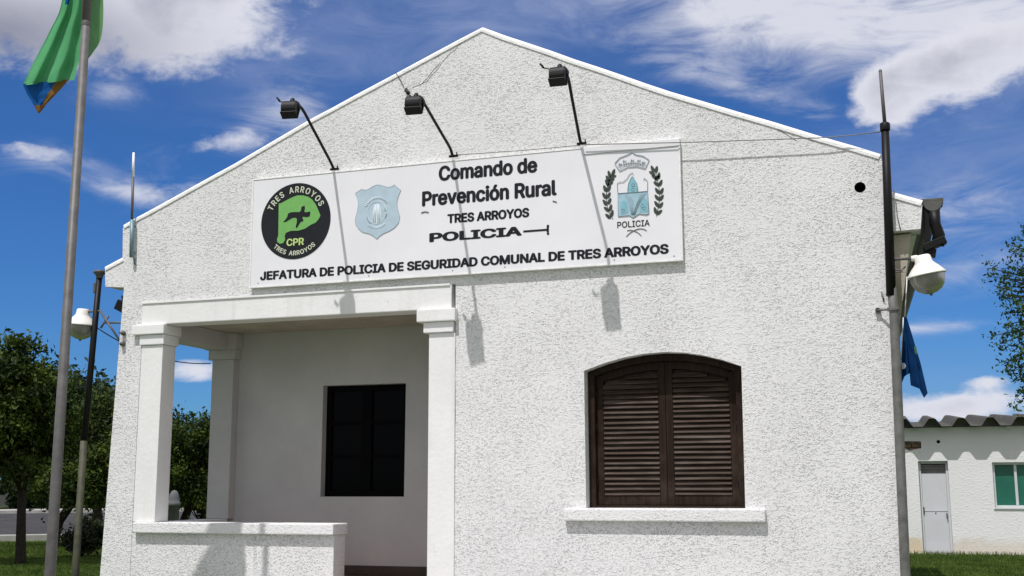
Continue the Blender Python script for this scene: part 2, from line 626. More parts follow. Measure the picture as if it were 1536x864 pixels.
M['flag_green'] = cloth_mat('flag_green', (0.13, 0.45, 0.20))
M['flag_blue'] = cloth_mat('flag_blue', (0.015, 0.10, 0.32))
M['flag_brown'] = cloth_mat('flag_ochre', (0.22, 0.12, 0.035))
M['flag_pale'] = cloth_mat('flag_pale_green', (0.20, 0.40, 0.17), 0.5)
M['flag_navy'] = cloth_mat('flag_navy', (0.010, 0.050, 0.16), 0.3)
M['flag_spot'] = cloth_mat('flag_emblem', (0.10, 0.22, 0.10), 0.3)
M['flag_white'] = cloth_mat('flag_white', (0.6, 0.62, 0.66), 0.3)


def leaf_mat(name, dark, light, trans=0.3):
    m = bpy.data.materials.new(name)
    m.use_nodes = True
    t = NT(m.node_tree)
    out = t.n('ShaderNodeOutputMaterial')
    p = pos(t)
    n = t.noise(p, 2.2, 3.0, 0.6)
    n2 = t.noise(p, 31.0, 2.0, 0.5)
    k = t.math('ADD', t.math('MULTIPLY', n, 0.72), t.math('MULTIPLY', n2, 0.28))
    c = t.mix(t.mapr(k, 0.43, 0.62), dark, light)  # sunlit and shaded clumps put into the leaf colour by noise
    a = t.n('ShaderNodeBsdfPrincipled')
    setp(a, 0.55, 0.0, 0.14)
    b = t.n('ShaderNodeBsdfTranslucent')
    t.put(a.inputs['Base Color'], c)
    t.put(b.inputs[0], c)
    mx = t.n('ShaderNodeMixShader')
    mx.inputs[0].default_value = trans
    t.t.links.new(a.outputs[0], mx.inputs[1])
    t.t.links.new(b.outputs[0], mx.inputs[2])
    t.t.links.new(mx.outputs[0], out.inputs[0])
    return m


M['leaf_dark'] = leaf_mat('leaf_dark', (0.009, 0.021, 0.005), (0.085, 0.125, 0.016), 0.14)
M['leaf_mid'] = leaf_mat('leaf_mid', (0.011, 0.025, 0.006), (0.085, 0.13, 0.018), 0.16)
M['leaf_far'] = leaf_mat('leaf_far', (0.010, 0.020, 0.009), (0.028, 0.045, 0.016), 0.1)
M['leaf_blue'] = leaf_mat('leaf_grey', (0.016, 0.032, 0.018), (0.042, 0.062, 0.032), 0.12)
M['leaf_bright'] = leaf_mat('leaf_bright', (0.05, 0.095, 0.018), (0.13, 0.19, 0.035), 0.3)
M['leaf_right'] = leaf_mat('leaf_right', (0.026, 0.062, 0.020), (0.075, 0.14, 0.040), 0.35)
M['shrub'] = leaf_mat('shrub', (0.014, 0.022, 0.009), (0.042, 0.055, 0.022), 0.15)
M['blade'] = leaf_mat('grass_blade', (0.045, 0.085, 0.014), (0.12, 0.17, 0.032), 0.3)


def ground_mat(t, bs):
    setp(bs, 0.95, 0.0, 0.1)
    p = pos(t)
    a = t.noise(p, 0.5, 5.0, 0.6)
    b = t.noise(p, 14.0, 4.0, 0.7)
    c = t.mix(t.mapr(b, 0.3, 0.7), (0.035, 0.07, 0.012), (0.09, 0.14, 0.026))
    c = t.mix(t.mapr(a, 0.5, 0.75, 0.0, 0.55), c, (0.16, 0.15, 0.06))
    t.put(bs.inputs['Base Color'], c)
    bump(t, bs, b, 0.05)


M['ground'] = material('lawn', ground_mat)


def annex_wall(t, bs):
    setp(bs, 0.85, 0.0, 0.2)
    p = pos(t)
    big = t.noise(t.scalevec(p, (0.8, 1.0, 1.3)), 14.0, 5.0, 0.6, 0.4)
    bump(t, bs, t.mapr(t.noise(t.scalevec(p, (0.7, 1.0, 1.5)), 20.0, 4.0, 0.6), 0.5, 0.75), 0.0035, 1.0)
    c = t.mix(t.mapr(t.noise(p, 0.8, 5.0, 0.6), 0.35, 0.7), (0.77, 0.77, 0.765), (0.70, 0.70, 0.69))
    sep = t.n('ShaderNodeSeparateXYZ')
    t.put(sep.inputs[0], p)
    # damp yellow staining climbing from the footing
    edge = t.math('ADD', sep.outputs[2], t.math('MULTIPLY', t.noise(p, 2.4, 5.0, 0.65), -0.55))
    st = t.mapr(edge, 0.36, 0.08, 0.0, 0.5, True)
    c = t.mix(st, c, (0.52, 0.42, 0.27))
    leftpatch = t.math('MULTIPLY', t.mapr(sep.outputs[0], 0.3, 0.2), t.mapr(t.math('ADD', sep.outputs[2], t.math('MULTIPLY', big, -0.1)), 0.56, 0.50))
    c = t.mix(t.math('MULTIPLY', leftpatch, 0.75), c, (0.60, 0.50, 0.33))
    t.put(bs.inputs['Base Color'], c)


M['annex'] = material('annex_render', annex_wall)


# ------------------------------------------------------------------ ground
AX = Vector((-0.6490, 0.7608, 0))           # from the camera across the road
EY0 = Vector((EYE.x, EYE.y, 0))


def sm(a, b, x):
    t_ = max(0.0, min(1.0, (x - a) / (b - a)))
    return t_ * t_ * (3 - 2 * t_)


def zg(x, y):
    d = (Vector((x, y, 0)) - EY0).dot(AX)
    z = 0.0
    if x < 0:
        z += 0.55 * sm(30, 58, d) * sm(0, -8, x)
    z += 0.283 * sm(-5.0, 0.0, x) * sm(1.0, 7.0, y)
    return z


def build_ground():
    bm = BM()
    N = 170
    def crd(i, c, s):
        u = (i / N) * 2 - 1
        return c + s * math.sinh(u * 4.6) / math.sinh(4.6)
    xs = [crd(i, -8, 900) for i in range(N + 1)]
    ys = [crd(i, 12, 900) for i in range(N + 1)]
    g = [[bm.verts.new((x, y, zg(x, y))) for x in xs] for y in ys]
    for j in range(N):
        for i in range(N):
            bm.faces.new((g[j][i], g[j][i + 1], g[j + 1][i + 1], g[j + 1][i]))
    o = obj('ground', bm, M['ground'], smooth=True)
    struct(o)
    # road and kerbs
    side = Vector((AX.y, -AX.x, 0))
    def strip(name, d0, d1, dz, mat, thick=0.0):
        bm = BM()
        n, m_ = 60, 8
        rows = []
        for i in range(n + 1):
            s = -70 + 140 * i / n
            row = []
            for k in range(m_ + 1):
                d = d0 + (d1 - d0) * k / m_
                p = EY0 + AX * d + side * s
                row.append(bm.verts.new((p.x, p.y, zg(min(p.x, -8.01), p.y) + dz)))
            rows.append(row)
        for i in range(n):
            for k in range(m_):
                bm.faces.new((rows[i][k], rows[i + 1][k], rows[i + 1][k + 1], rows[i][k + 1]))
        if thick:
            for k in (0, m_):
                low = [bm.verts.new(rw[k].co - Vector((0, 0, thick))) for rw in rows]
                for i in range(n):
                    bm.faces.new((rows[i][k], rows[i + 1][k], low[i + 1], low[i]))
        bmesh.ops.recalc_face_normals(bm, faces=list(bm.faces))
        return struct(obj(name, bm, mat))
    bm = BM()
    box(bm, -5.6, -0.6, -14.0, -0.15, -0.3, 0.02)
    struct(obj('bounce_slab', bm, M['concrete']))  # unseen pale slab added to bounce light onto the front
    strip('road', 37.0, 52.0, 0.05, M['asphalt'])
    strip('kerb', 36.6, 37.0, 0.16, M['kerb'], 0.3)
    strip('kerb', 52.0, 52.4, 0.17, M['kerb'], 0.3)
    strip('pavement', 52.4, 54.5, 0.14, M['concrete'], 0.3)


build_ground()

# ------------------------------------------------------------------ police station
st_ = thing('police_station', 'white stucco police building with gabled front and corner porch', 'building', (-3.4, 0, 0))


def XZ(px, py, Y=0.0):
    p = at(px, py, Y)
    return (p.x, p.z)


def rough_line(pts, step=0.22, amp=0.008, seed=3):
    """hand-finished edge: the outline wanders a few millimetres"""
    out = []
    for i in range(len(pts) - 1):
        a, b = Vector(pts[i]), Vector(pts[i + 1])
        n = max(1, int((b - a).length / step))
        for k in range(n):
            q = a.lerp(b, k / n)
            if k:
                q += Vector((0, amp * mnoise.noise(Vector((q.x * 2.1, q.y * 2.1, seed)))))
            out.append((q.x, q.y))
    out.append(tuple(pts[-1]))
    return out


ROOF = [(-6.872, 4.045), (-6.761, 4.095), (-5.70, 4.532), (-4.908, 4.886), (-4.065, 5.221), (-3.747, 5.349), (-3.267, 5.536),
        (-2.449, 5.145), (-1.637, 4.765), (-0.829, 4.425), (-0.455, 4.262), (-0.033, 4.085)]
roofline = rough_line(ROOF)
WIN = [(-2.390, 1.421), (-1.152, 1.421), (-1.143, 2.498), (-1.29, 2.552), (-1.432, 2.592), (-1.59, 2.620), (-1.746, 2.630), (-1.91, 2.622),
       (-2.068, 2.598), (-2.23, 2.558), (-2.393, 2.504)]
PORCH = [(-6.60, 1.19), (-6.60, 3.275), (-3.500, 3.275), (-3.500, 0.0)]
CH = 0.045   # chamfer of the coping


def build_station():
    # --- front wall, its top edge lowered under the bright coping
    out = [(-6.945, 0.0), (-6.60, 0.0), (-6.60, 3.275), (-3.500, 3.275), (-3.500, 0.0), (-0.050, 0.0), (0.020, 3.472), (0.218, 3.478), (0.240, 3.665),
           (0.035, 3.742), (-0.033, 4.045)]
    top = [(x, z - 0.04) for x, z in reversed(roofline)]
    out = out[:-1] + top + [(-6.857, 3.695), (-7.047, 3.625), (-7.033, 3.454), (-6.824, 3.436)]
    bm = BM()
    hole = [(-0.199 + 0.042 * math.cos(a * math.pi / 10), 3.832 + 0.042 * math.sin(a * math.pi / 10)) for a in range(20)]
    plate(bm, [out, WIN, hole], 0.0, 0.2)
    # --- low porch wall in the same render
    box(bm, -6.598, -4.59, 0.004, 0.21, 0.0, 1.19)
    obj('front_wall', bm, M['stucco'], st_)
    # --- coping: a rounded lip that follows the gable and both eave ends
    bm = BM()
    def lip(line, y0=-0.008, y1=0.24, h=0.05):
        n = len(line)
        secs = []
        for i, (x, z) in enumerate(line):
            a = Vector(line[max(0, i - 1)])
            b = Vector(line[min(n - 1, i + 1)])
            d = (b - a).normalized()
            nx = Vector((-d.y, d.x))
            if nx.y < 0:
                nx = -nx
            prof = [(y0, -h), (y0, -h * 0.55), (y0 + 0.012, -h * 0.2), (y0 + 0.035, 0.0), (y1, 0.004), (y1, -h)]
            secs.append([bm.verts.new((x + nx.x * q, yy, z + nx.y * q)) for yy, q in prof])
        m_ = len(secs[0])
        for i in range(n - 1):
            for k in range(m_):
                bm.faces.new((secs[i][k], secs[i][(k + 1) % m_], secs[i + 1][(k + 1) % m_], secs[i + 1][k]))
        bm.faces.new(secs[0])
        bm.faces.new(list(reversed(secs[-1])))
    lip(roofline)
    lip([(-7.055, 3.655), (-6.86, 3.733)])
    lip([(0.020, 3.787), (0.246, 3.698)])
    bmesh.ops.recalc_face_normals(bm, faces=list(bm.faces))
    obj('coping', bm, M['coping'], st_)
    # --- rest of the house (side walls run back, porch at the front left corner)
    bm = BM()
    def wall_run(x0, y0, x1, y1, z1, th=0.2):
        d = Vector((x1 - x0, y1 - y0, 0)).normalized()
        nrm = Vector((-d.y, d.x, 0)) * th
        q = [Vector((x0, y0, 0)), Vector((x1, y1, 0)), Vector((x1, y1, 0)) + nrm, Vector((x0, y0, 0)) + nrm]
        lo = [bm.verts.new(v) for v in q]
        hi = [bm.verts.new(v + Vector((0, 0, z1))) for v in q]
        bm.faces.new(hi)
        for i in range(4):
            bm.faces.new((lo[i], lo[(i + 1) % 4], hi[(i + 1) % 4], hi[i]))
    wall_run(-0.055, 0.203, -0.40, 9.0, 3.6)
    wall_run(-0.60, 9.0, -6.3, 9.0, 3.6)
    wall_run(-6.52, 9.0, -6.52, 1.36, 3.4)
    bmesh.ops.recalc_face_normals(bm, faces=list(bm.faces))
    obj('side_wall', bm, M['stucco_light'], st_)
    # --- porch back wall with window opening
    bm = BM()
    YB = 1.20
    x0, z1 = XZ(484.5, 578.5, YB)
    x1, z0 = XZ(606, 745, YB)
    wloop = [(x0, z0), (x1, z0), (x1 + 0.006, z1), (x0 + 0.004, z1)]
    plate(bm, [[(-6.55, 0.858), (-3.52, 0.858), (-3.52, 3.3), (-6.55, 3.3)], wloop], YB, YB + 0.15)
    box(bm, -3.72, -3.52, 0.22, YB - 0.002, 0.0, 3.3)
    obj('porch_wall', bm, M['porch_shade'], st_)
    bm = BM()
    box(bm, -6.55, -3.52, YB - 0.012, YB + 0.15, 0.70, 0.856, 0.003)
    obj('skirting', bm, M['skirting'], st_)
    bm = BM()
    box(bm, -6.9, -3.505, 0.0 + 0.215, YB - 0.013, 0.0, 0.765)
    box(bm, -4.588, -3.76, -0.02, 0.212, 0.0, 0.76, 0.01)
    obj('porch_floor', bm, M['tile_floor'], st_)
    bm = BM()
    box(bm, -6.9, -3.52, 0.203, 1.19, 3.115, 3.2)
    obj('porch_ceiling', bm, M['bounce_underside'], st_)
    # --- the porch window: dark joinery and panes
    bm = BM()
    w_in, w_out, yy = 0.055, 0.0, YB + 0.085
    cx = (x0 + x1) / 2
    box(bm, x0 + 0.002, x0 + w_in, yy, yy + 0.05, z0 + 0.002, z1, 0.004)
    box(bm, x1 - w_in, x1 - 0.002, yy, yy + 0.05, z0 + 0.002, z1, 0.004)
    box(bm, x0 + w_in + .001, x1 - w_in - .001, yy + 0.002, yy + 0.05, z0 + 0.002, z0 + w_in, 0.004)
    box(bm, x0 + w_in + .001, x1 - w_in - .001, yy + 0.002, yy + 0.05, z1 - w_in, z1 - 0.002, 0.004)
    box(bm, cx - 0.05, cx + 0.05, yy - 0.004, yy + 0.05, z0 + w_in + .001, z1 - w_in - .001, 0.004)
    h = z1 - z0
    for xa, xb in ((x0 + w_in + .001, cx - 0.051), (cx + 0.051, x1 - w_in - .001)):
        for q in (0.36, 0.66):
            box(bm, xa, xb, yy + 0.006, yy + 0.045, z0 + h * q - 0.016, z0 + h * q + 0.016, 0.003)
    w = obj('window', bm, M['black_room'], st_)
    bm = BM()
    box(bm, x0 + 0.03, x1 - 0.03, yy + 0.028, yy + 0.034, z0 + 0.03, z1 - 0.03)
    obj('pane', bm, M['dark_glass'], w)
    bm = BM()
    box(bm, x0 - .1, x1 + .1, yy + 0.55, yy + 0.6, z0 - .1, z1 + .1)
    obj('room_shade_sheet', bm, M['hole'], st_)  # black sheet stands for the shade of the unlit room
    # --- porch members, smooth plaster, a centimetre proud of the render
    bm = BM()
    box(bm, -6.602, -3.532, -0.012, 0.20, 3.066, 3.272, 0.008)
    box(bm, -6.606, -3.545, -0.022, -0.0125, 3.262, 3.280, 0.003)
    obj('porch_beam', bm, M['white'], st_)
    bm = BM()
    box(bm, -6.577, -6.357, 0.203, 1.09, 2.95, 3.112, 0.006)
    obj('side_beam', bm, M['porch_shade'], st_)
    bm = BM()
    box(bm, -6.590, -6.360, -0.010, 0.19, 1.285, 2.876, 0.006)
    box(bm, -6.605, -6.345, -0.026, 0.215, 2.878, 2.972, 0.008)
    box(bm, -6.680, -6.335, -0.048, 0.235, 2.974, 3.064, 0.008)
    obj('column', bm, M['white'], st_)
    bm = BM()
    box(bm, -3.735, -3.499, -0.012, 0.215, 0.0, 2.864, 0.006)
    box(bm, -3.778, -3.510, -0.034, 0.225, 2.866, 2.955, 0.006)
    box(bm, -3.830, -3.482, -0.062, 0.235, 2.957, 3.064, 0.008)
    obj('column', bm, M['white'], st_)
    bm = BM()
    box(bm, -6.545, -6.30, 1.09, 1.198, 1.285, 2.85, 0.005)
    box(bm, -6.585, -6.28, 1.075, 1.198, 2.852, 2.95, 0.006)
    box(bm, -6.62, -6.26, 1.055, 1.198, 2.952, 3.112, 0.006)
    obj('pilaster', bm, M['porch_shade'], st_)
    bm = BM()
    box(bm, -6.565, -4.572, -0.048, 0.225, 1.192, 1.284, 0.010)
    box(bm, -6.560, -6.30, 0.227, 1.088, 1.192, 1.283, 0.010)
    obj('wall_cap', bm, M['stucco_light'], st_)
    bm = BM()
    box(bm, -6.54, -6.32, 0.216, 1.088, 0.766, 1.19)
    obj('side_parapet', bm, M['stucco_light'], st_)
    # --- window sill
    bm = BM()
    box(bm, -2.560, -1.000, -0.052, 0.10, 1.322, 1.417, 0.010)
    obj('window_sill', bm, M['stucco_light'], st_)
    # --- drain hole sleeve
    bm = BM()
    lathe(bm, [(0.041, 0.0), (0.036, -0.002), (0.036, 0.18), (0.0, 0.18)], (-0.199, 0.012, 3.832), Vector((0, 1, 0)), 20)
    obj('vent_pipe', bm, M['hole'], st_)
    # --- roof slabs behind the parapet, overhanging both sides
    bm = BM()
    def slab(pts, y0, y1, th, sk):
        a = [bm.verts.new((x, y0, z)) for x, z in pts] + [bm.verts.new((x, y0, z - th)) for x, z in reversed(pts)]
        b = [bm.verts.new((v.co.x + sk, y1, v.co.z)) for v in a]
        n = len(a)
        bm.faces.new(a)
        bm.faces.new(list(reversed(b)))
        for i in range(n):
            bm.faces.new((a[i], a[(i + 1) % n], b[(i + 1) % n], b[i]))
    slab([(-3.27, 5.25), (0.235, 3.62)], 0.245, 9.3, 0.09, -0.36)
    slab([(-7.03, 3.56), (-3.275, 5.25)], 0.245, 9.3, 0.09, 0.0)
    bmesh.ops.recalc_face_normals(bm, faces=list(bm.faces))
    obj('roof', bm, M['gutter'], st_)
    bm = BM()
    slab([(-0.06, 3.53), (0.19, 3.53)], 0.203, 9.2, 0.06, -0.36)
    bmesh.ops.recalc_face_normals(bm, faces=list(bm.faces))
    obj('soffit', bm, M['stucco_light'], st_)
    bm = BM()
    slab([(-7.00, 3.50), (-6.72, 3.50)], 0.203, 1.0, 0.05, 0.0)
    bmesh.ops.recalc_face_normals(bm, faces=list(bm.faces))
    obj('soffit', bm, M['stucco_light'], st_)
    # plate standing in for the eave's receding soffit, its shade put into the colour
    bm = BM()
    a = [(0.015, 3.46), (0.150, 3.46), (0.03, 2.78), (0.0, 2.70)]
    va = [bm.verts.new((x, 0.08, z)) for x, z in a]
    vb = [bm.verts.new((x - 0.01, 0.20, z)) for x, z in a]
    bm.faces.new(va)
    bm.faces.new(list(reversed(vb)))
    for i in range(4):
        bm.faces.new((va[i], va[(i + 1) % 4], vb[(i + 1) % 4], vb[i]))
    bmesh.ops.recalc_face_normals(bm, faces=list(bm.faces))
    obj('eave_shade_plate', bm, M['bounce_underside'], st_)
    # gutters: half-round trough with a stopped end, and its outlet
    def gutter(xc, zc, y0, y1, sk, r):
        bm = BM()
        n = 12
        secs = []
        for (yy, s) in ((y0, 0.0), (y1, sk)):
            ring = []
            for k in range(n + 1):
                a = math.pi + math.pi * k / n
                ring.append((xc + s + r * math.cos(a), yy, zc + r * 1.15 * math.sin(a)))
            for k in range(n, -1, -1):
                a = math.pi + math.pi * k / n
                ring.append((xc + s + (r - 0.012) * math.cos(a), yy, zc + (r * 1.15 - 0.012) * math.sin(a)))
            secs.append([bm.verts.new(p) for p in ring])
        m_ = len(secs[0])
        for k in range(m_):
            bm.faces.new((secs[0][k], secs[0][(k + 1) % m_], secs[1][(k + 1) % m_], secs[1][k]))
        ends = [bm.verts.new((xc + r * math.cos(math.pi + math.pi * k / n), y0 - 0.004, zc + r * 1.15 * math.sin(math.pi + math.pi * k / n))) for k in range(n + 1)]
        bm.faces.new(ends)
        bmesh.ops.recalc_face_normals(bm, faces=list(bm.faces))
        return bm
    g = gutter(0.315, 3.70, 0.05, 9.2, -0.36, 0.072)
    # square lip over the trough and the dark fascia that carries it
    box(g, 0.24, 0.392, 0.045, 0.30, 3.695, 3.715, 0.003)
    obj('gutter', g, M['gutter'], st_)
    bm = BM()
    box(bm, 0.243, 0.285, 0.06, 0.14, 3.36, 3.64, 0.004)
    bm2_pts = [(0.32, 0.08, 3.62), (0.325, 0.08, 3.52), (0.345, 0.09, 3.44), (0.33, 0.10, 3.36)]
    tube(bm, bm2_pts, [0.045, 0.04, 0.045, 0.05], 12)
    obox(bm, (0.31, 0.09, 3.37), Vector((0.93, 0, 0.36)), Vector((0, 1, 0)), Vector((-0.36, 0, 0.93)), 0.085, 0.05, 0.028, 0.006)
    obox(bm, (0.27, 0.10, 3.31), Vector((0.93, 0, -0.2)), Vector((0, 1, 0)), Vector((0.2, 0, 0.93)), 0.05, 0.04, 0.03, 0.005)
    obj('downspout', bm, M['black'], st_)
    g = gutter(-7.02, 3.42, 0.32, 9.2, 0.0, 0.07)
    obox(g, (-7.05, 0.34, 3.30), Vector((0.9, 0, -0.43)), Vector((0, 1, 0)), Vector((0.43, 0, 0.9)), 0.09, 0.05, 0.05, 0.006)
    obox(g, (-6.96, 0.36, 3.235), Vector((0.97, 0, -0.2)), Vector((0, 1, 0)), Vector((0.2, 0, 0.97)), 0.07, 0.05, 0.03, 0.006)
    obj('gutter', g, M['black'], st_)
    # shrinkage cracks in the render near the top
    def crack(pts, r=0.0022):
        q = []
        P = [at(x, y, -0.0005) for x, y in pts]
        for i in range(len(P) - 1):
            for k in range(5):
                p = P[i].lerp(P[i + 1], k / 5)
                p.x += 0.012 * mnoise.noise(Vector((p.x * 20, p.z * 20, 1)))
                p.z += 0.012 * mnoise.noise(Vector((p.x * 20, p.z * 20, 7)))
                q.append(p)
        q.append(P[-1])
        bm = BM()
        tube(bm, q, r, 5)
        obj('crack', bm, M['wire'], st_)
    crack([(694, 62), (672, 84), (655, 104), (640, 122), (618, 132)])
    crack([(660, 93), (645, 112), (630, 128)])
    crack([(1133, 182), (1165, 192), (1195, 211)])
    crack([(683.5, 520), (683, 600), (682.5, 700), (682, 800)], 0.002)
    crack([(679, 428), (679.5, 460)], 0.002)


build_station()

# ------------------------------------------------------------------ shuttered window (part of the building)
def build_shutters():
    def arch_z(x):
        for i in range(2, len(WIN) - 1):
            (xa, za), (xb, zb) = WIN[i], WIN[i + 1]
            if xb <= x <= xa:
                return za + (zb - za) * (xa - x) / (xa - xb)
        return WIN[2][1]
    xl, xr = -2.388, -1.150
    zb = 1.421
    xc = (xl + xr) / 2
    yf = 0.155
    def arch_band(bm, xa, xb, inset0, inset1, y0, y1, n=14):
        up, lo = [], []
        for i in range(n + 1):
            x = xa + (xb - xa) * i / n
            z = arch_z(x)
            up.append((x, z - inset0))
            lo.append((x, z - inset1))
        plate_quads(bm, lo, up, y0, y1)
    def plate_quads(bm, lo, up, y0, y1):
        n = len(lo)
        fl = [bm.verts.new((x, y0, z)) for x, z in lo]
        fu = [bm.verts.new((x, y0, z)) for x, z in up]
        bl = [bm.verts.new((x, y1, z)) for x, z in lo]
        bu = [bm.verts.new((x, y1, z)) for x, z in up]
        for i in range(n - 1):
            bm.faces.new((fl[i], fl[i + 1], fu[i + 1], fu[i]))
            bm.faces.new((bl[i + 1], bl[i], bu[i], bu[i + 1]))
            bm.faces.new((fl[i + 1], fl[i], bl[i], bl[i + 1]))
            bm.faces.new((fu[i], fu[i + 1], bu[i + 1], bu[i]))
        bm.faces.new((fl[0], fu[0], bu[0], bl[0]))
        bm.faces.new((fl[-1], bl[-1], bu[-1], fu[-1]))
    bm = BM()
    box(bm, xl, xl + 0.052, yf - 0.05, yf + 0.06, zb, arch_z(xl + 0.03) - 0.03, 0.004)
    box(bm, xr - 0.056, xr, yf - 0.05, yf + 0.06, zb, arch_z(xr - 0.03) - 0.03, 0.004)
    arch_band(bm, xl, xr, 0.002, 0.055, yf - 0.048, yf + 0.06)
    box(bm, xl + 0.053, xr - 0.057, yf - 0.03, yf + 0.06, zb, zb + 0.018, 0.003)
    bmesh.ops.recalc_face_normals(bm, faces=list(bm.faces))
    win = obj('shuttered_window', bm, M['wood'], st_)
    for side in (0, 1):
        xa, xb = (xl + 0.054, xc - 0.0015) if side == 0 else (xc + 0.0015, xr - 0.058)
        sw = 0.056
        bm = BM()
        box(bm, xa, xa + sw, yf, yf + 0.035, zb + 0.02, arch_z(xa + sw / 2) - 0.057, 0.004)
        box(bm, xb - sw, xb, yf, yf + 0.035, zb + 0.02, arch_z(xb - sw / 2) - 0.057, 0.004)
        arch_band(bm, xa + sw + 0.0005, xb - sw - 0.0005, 0.058, 0.118, yf + 0.001, yf + 0.034)
        zr = zb + 0.098
        box(bm, xa + sw + 0.0005, xb - sw - 0.0005, yf + 0.001, yf + 0.034, zb + 0.021, zr, 0.004)
        box(bm, xa + sw + 0.001, xb - sw - 0.001, yf + 0.030, yf + 0.040, zr, arch_z((xa + xb) / 2) - 0.10)
        bmesh.ops.recalc_face_normals(bm, faces=list(bm.faces))
        sh = obj('shutter', bm, M['wood'], st_)
        bm = BM()
        z = zr + 0.010
        i = 0
        while True:
            # slats shorten under the curved head of the leaf
            run = [xa + sw + (xb - xa - 2 * sw) * q / 40 for q in range(41)]
            run = [x for x in run if arch_z(x) - 0.118 > z + 0.018]
            if len(run) < 8:
                break
            sx0, sx1 = min(run), max(run)
            tilt = rad(50 + random.uniform(-4.5, 4.5))
            ay = Vector((0, math.cos(tilt), math.sin(tilt)))
            az = Vector((0, -math.sin(tilt), math.cos(tilt)))
            dz = random.uniform(-0.002, 0.002)
            roll = random.uniform(-0.006, 0.006)
            ax = Vector((math.cos(roll), 0, math.sin(roll)))
            obox(bm, ((sx0 + sx1) / 2, yf + 0.012, z + dz + 0.008), ax, ay, az, (sx1 - sx0) / 2 - 0.002, 0.0245, 0.0045, 0.0020)
            z += 0.0402
            i += 1
        obj('slats', bm, M['slat'], sh)
        xh = xa + 0.002 if side == 0 else xb - 0.002
        for zz in (1.62, 2.05, 2.33):
            bm = BM()
            tube(bm, [(xh, yf - 0.008, zz - 0.035), (xh, yf - 0.008, zz + 0.035)], 0.008, 8)
            obj('hinge', bm, M['black'], sh)


build_shutters()


# ------------------------------------------------------------------ sign
SY = -0.040          # face of the sign
sg = thing('sign_board', 'long white painted sign board with black lettering across the gable', 'sign', (-3.53, -0.02, 3.85))


def sgp(px, py):
    p = at(px, py, SY)
    return p


try:
    # the grotesque that ships inside Blender itself; the built-in face otherwise
    import os
    FONT = bpy.data.fonts.load(os.path.join(bpy.utils.system_resource('DATAFILES', path='fonts'), 'Inter.woff2'))
except Exception:
    FONT = None


def glyphs(text, size=1.0, offset=0.0, space=1.0):
    """outline text as filled faces; every outer contour is filled by itself with its own holes, so overlapping strokes stay solid"""
    cu = bpy.data.curves.new('lettering', 'FONT')
    cu.body = text
    if FONT:
        cu.font = FONT
    cu.size = size
    cu.offset = offset
    cu.space_character = space
    cu.resolution_u = 4
    cu.fill_mode = 'NONE' if hasattr(cu, 'fill_mode') else 'FRONT'
    cu.dimensions = '2D'
    try:
        cu.fill_mode = 'NONE'
    except TypeError:
        pass
    o = bpy.data.objects.new('lettering', cu)
    C.objects.link(o)
    dg = bpy.context.evaluated_depsgraph_get()
    me = bpy.data.meshes.new_from_object(o.evaluated_get(dg))
    co = [v.co.copy() for v in me.vertices]
    nb = {}
    for e in me.edges:
        i, j = e.vertices
        nb.setdefault(i, []).append(j)
        nb.setdefault(j, []).append(i)
    ready = [tuple(p.vertices) for p in me.polygons]
    bpy.data.objects.remove(o)
    bpy.data.curves.remove(cu)
    bpy.data.meshes.remove(me)
    if ready:
        return co, ready
    loops, seen = [], set()
    for s0 in sorted(nb):
        if s0 in seen:
            continue
        lp, prev, cur = [], None, s0
        while cur not in seen:
            seen.add(cur)
            lp.append(cur)
            nx = [q for q in nb[cur] if q != prev and q not in seen]
            prev = cur
            if not nx:
                break
            cur = min(nx) if prev == s0 else nx[0]
        if len(lp) > 2:
            loops.append(lp)
    def split(P):
        """cut a contour that crosses itself into simple loops"""
        n = len(P)
        for i in range(n):
            a1, a2 = P[i], P[(i + 1) % n]
            for j in range(i + 2, n):
                if i == 0 and j == n - 1:
                    continue
                b1, b2 = P[j], P[(j + 1) % n]
                r_, s_ = a2 - a1, b2 - b1
                den = r_.x * s_.y - r_.y * s_.x
                if abs(den) < 1e-12:
                    continue
                q_ = b1 - a1
                t1 = (q_.x * s_.y - q_.y * s_.x) / den
                t2 = (q_.x * r_.y - q_.y * r_.x) / den
                if 1e-6 < t1 < 1 - 1e-6 and 1e-6 < t2 < 1 - 1e-6:
                    X = a1 + r_ * t1
                    return split([X] + P[i + 1:j + 1]) + split(P[:i + 1] + [X] + P[j + 1:])
        return [P]
    loops = [q for lp in loops for q in split([co[i] for i in lp]) if len(q) > 2]
    def area(lp):
        return 0.5 * sum(lp[i].x * lp[(i + 1) % len(lp)].y - lp[(i + 1) % len(lp)].x * lp[i].y for i in range(len(lp)))
    def inside(p, lp):
        c = False
        for i in range(len(lp)):
            a_, b_ = lp[i], lp[i - 1]
            if (a_.y > p.y) != (b_.y > p.y) and p.x < (b_.x - a_.x) * (p.y - a_.y) / (b_.y - a_.y) + a_.x:
                c = not c
        return c
    ar = [area(lp) for lp in loops]
    big = max(range(len(loops)), key=lambda i: abs(ar[i]))
    sg_ = 1 if ar[big] > 0 else -1
    vs, fs = [], []
    for i, lp in enumerate(loops):
        if ar[i] * sg_ <= 1e-6:
            continue
        grp = [lp]
        for j, h in enumerate(loops):
            if ar[j] * sg_ < -1e-6 and abs(ar[j]) < abs(ar[i]):
                mid = sum(h, Vector()) / len(h)
                if sum(inside(q.lerp(mid, 0.02), lp) for q in h) >= 0.9 * len(h):
                    # kept a hair off the outline where the two touch
                    grp.append([q.lerp(mid, 0.004) for q in h])
        flat = [q for g in grp for q in g]
        tri = tessellate_polygon(grp)
        base = len(vs)
        vs += [q.copy() for q in flat]
        fs += [tuple(base + k for k in t_) for t_ in tri]
    return vs, fs


def bounds(vs):
    return min(v.x for v in vs), max(v.x for v in vs), min(v.y for v in vs), max(v.y for v in vs)


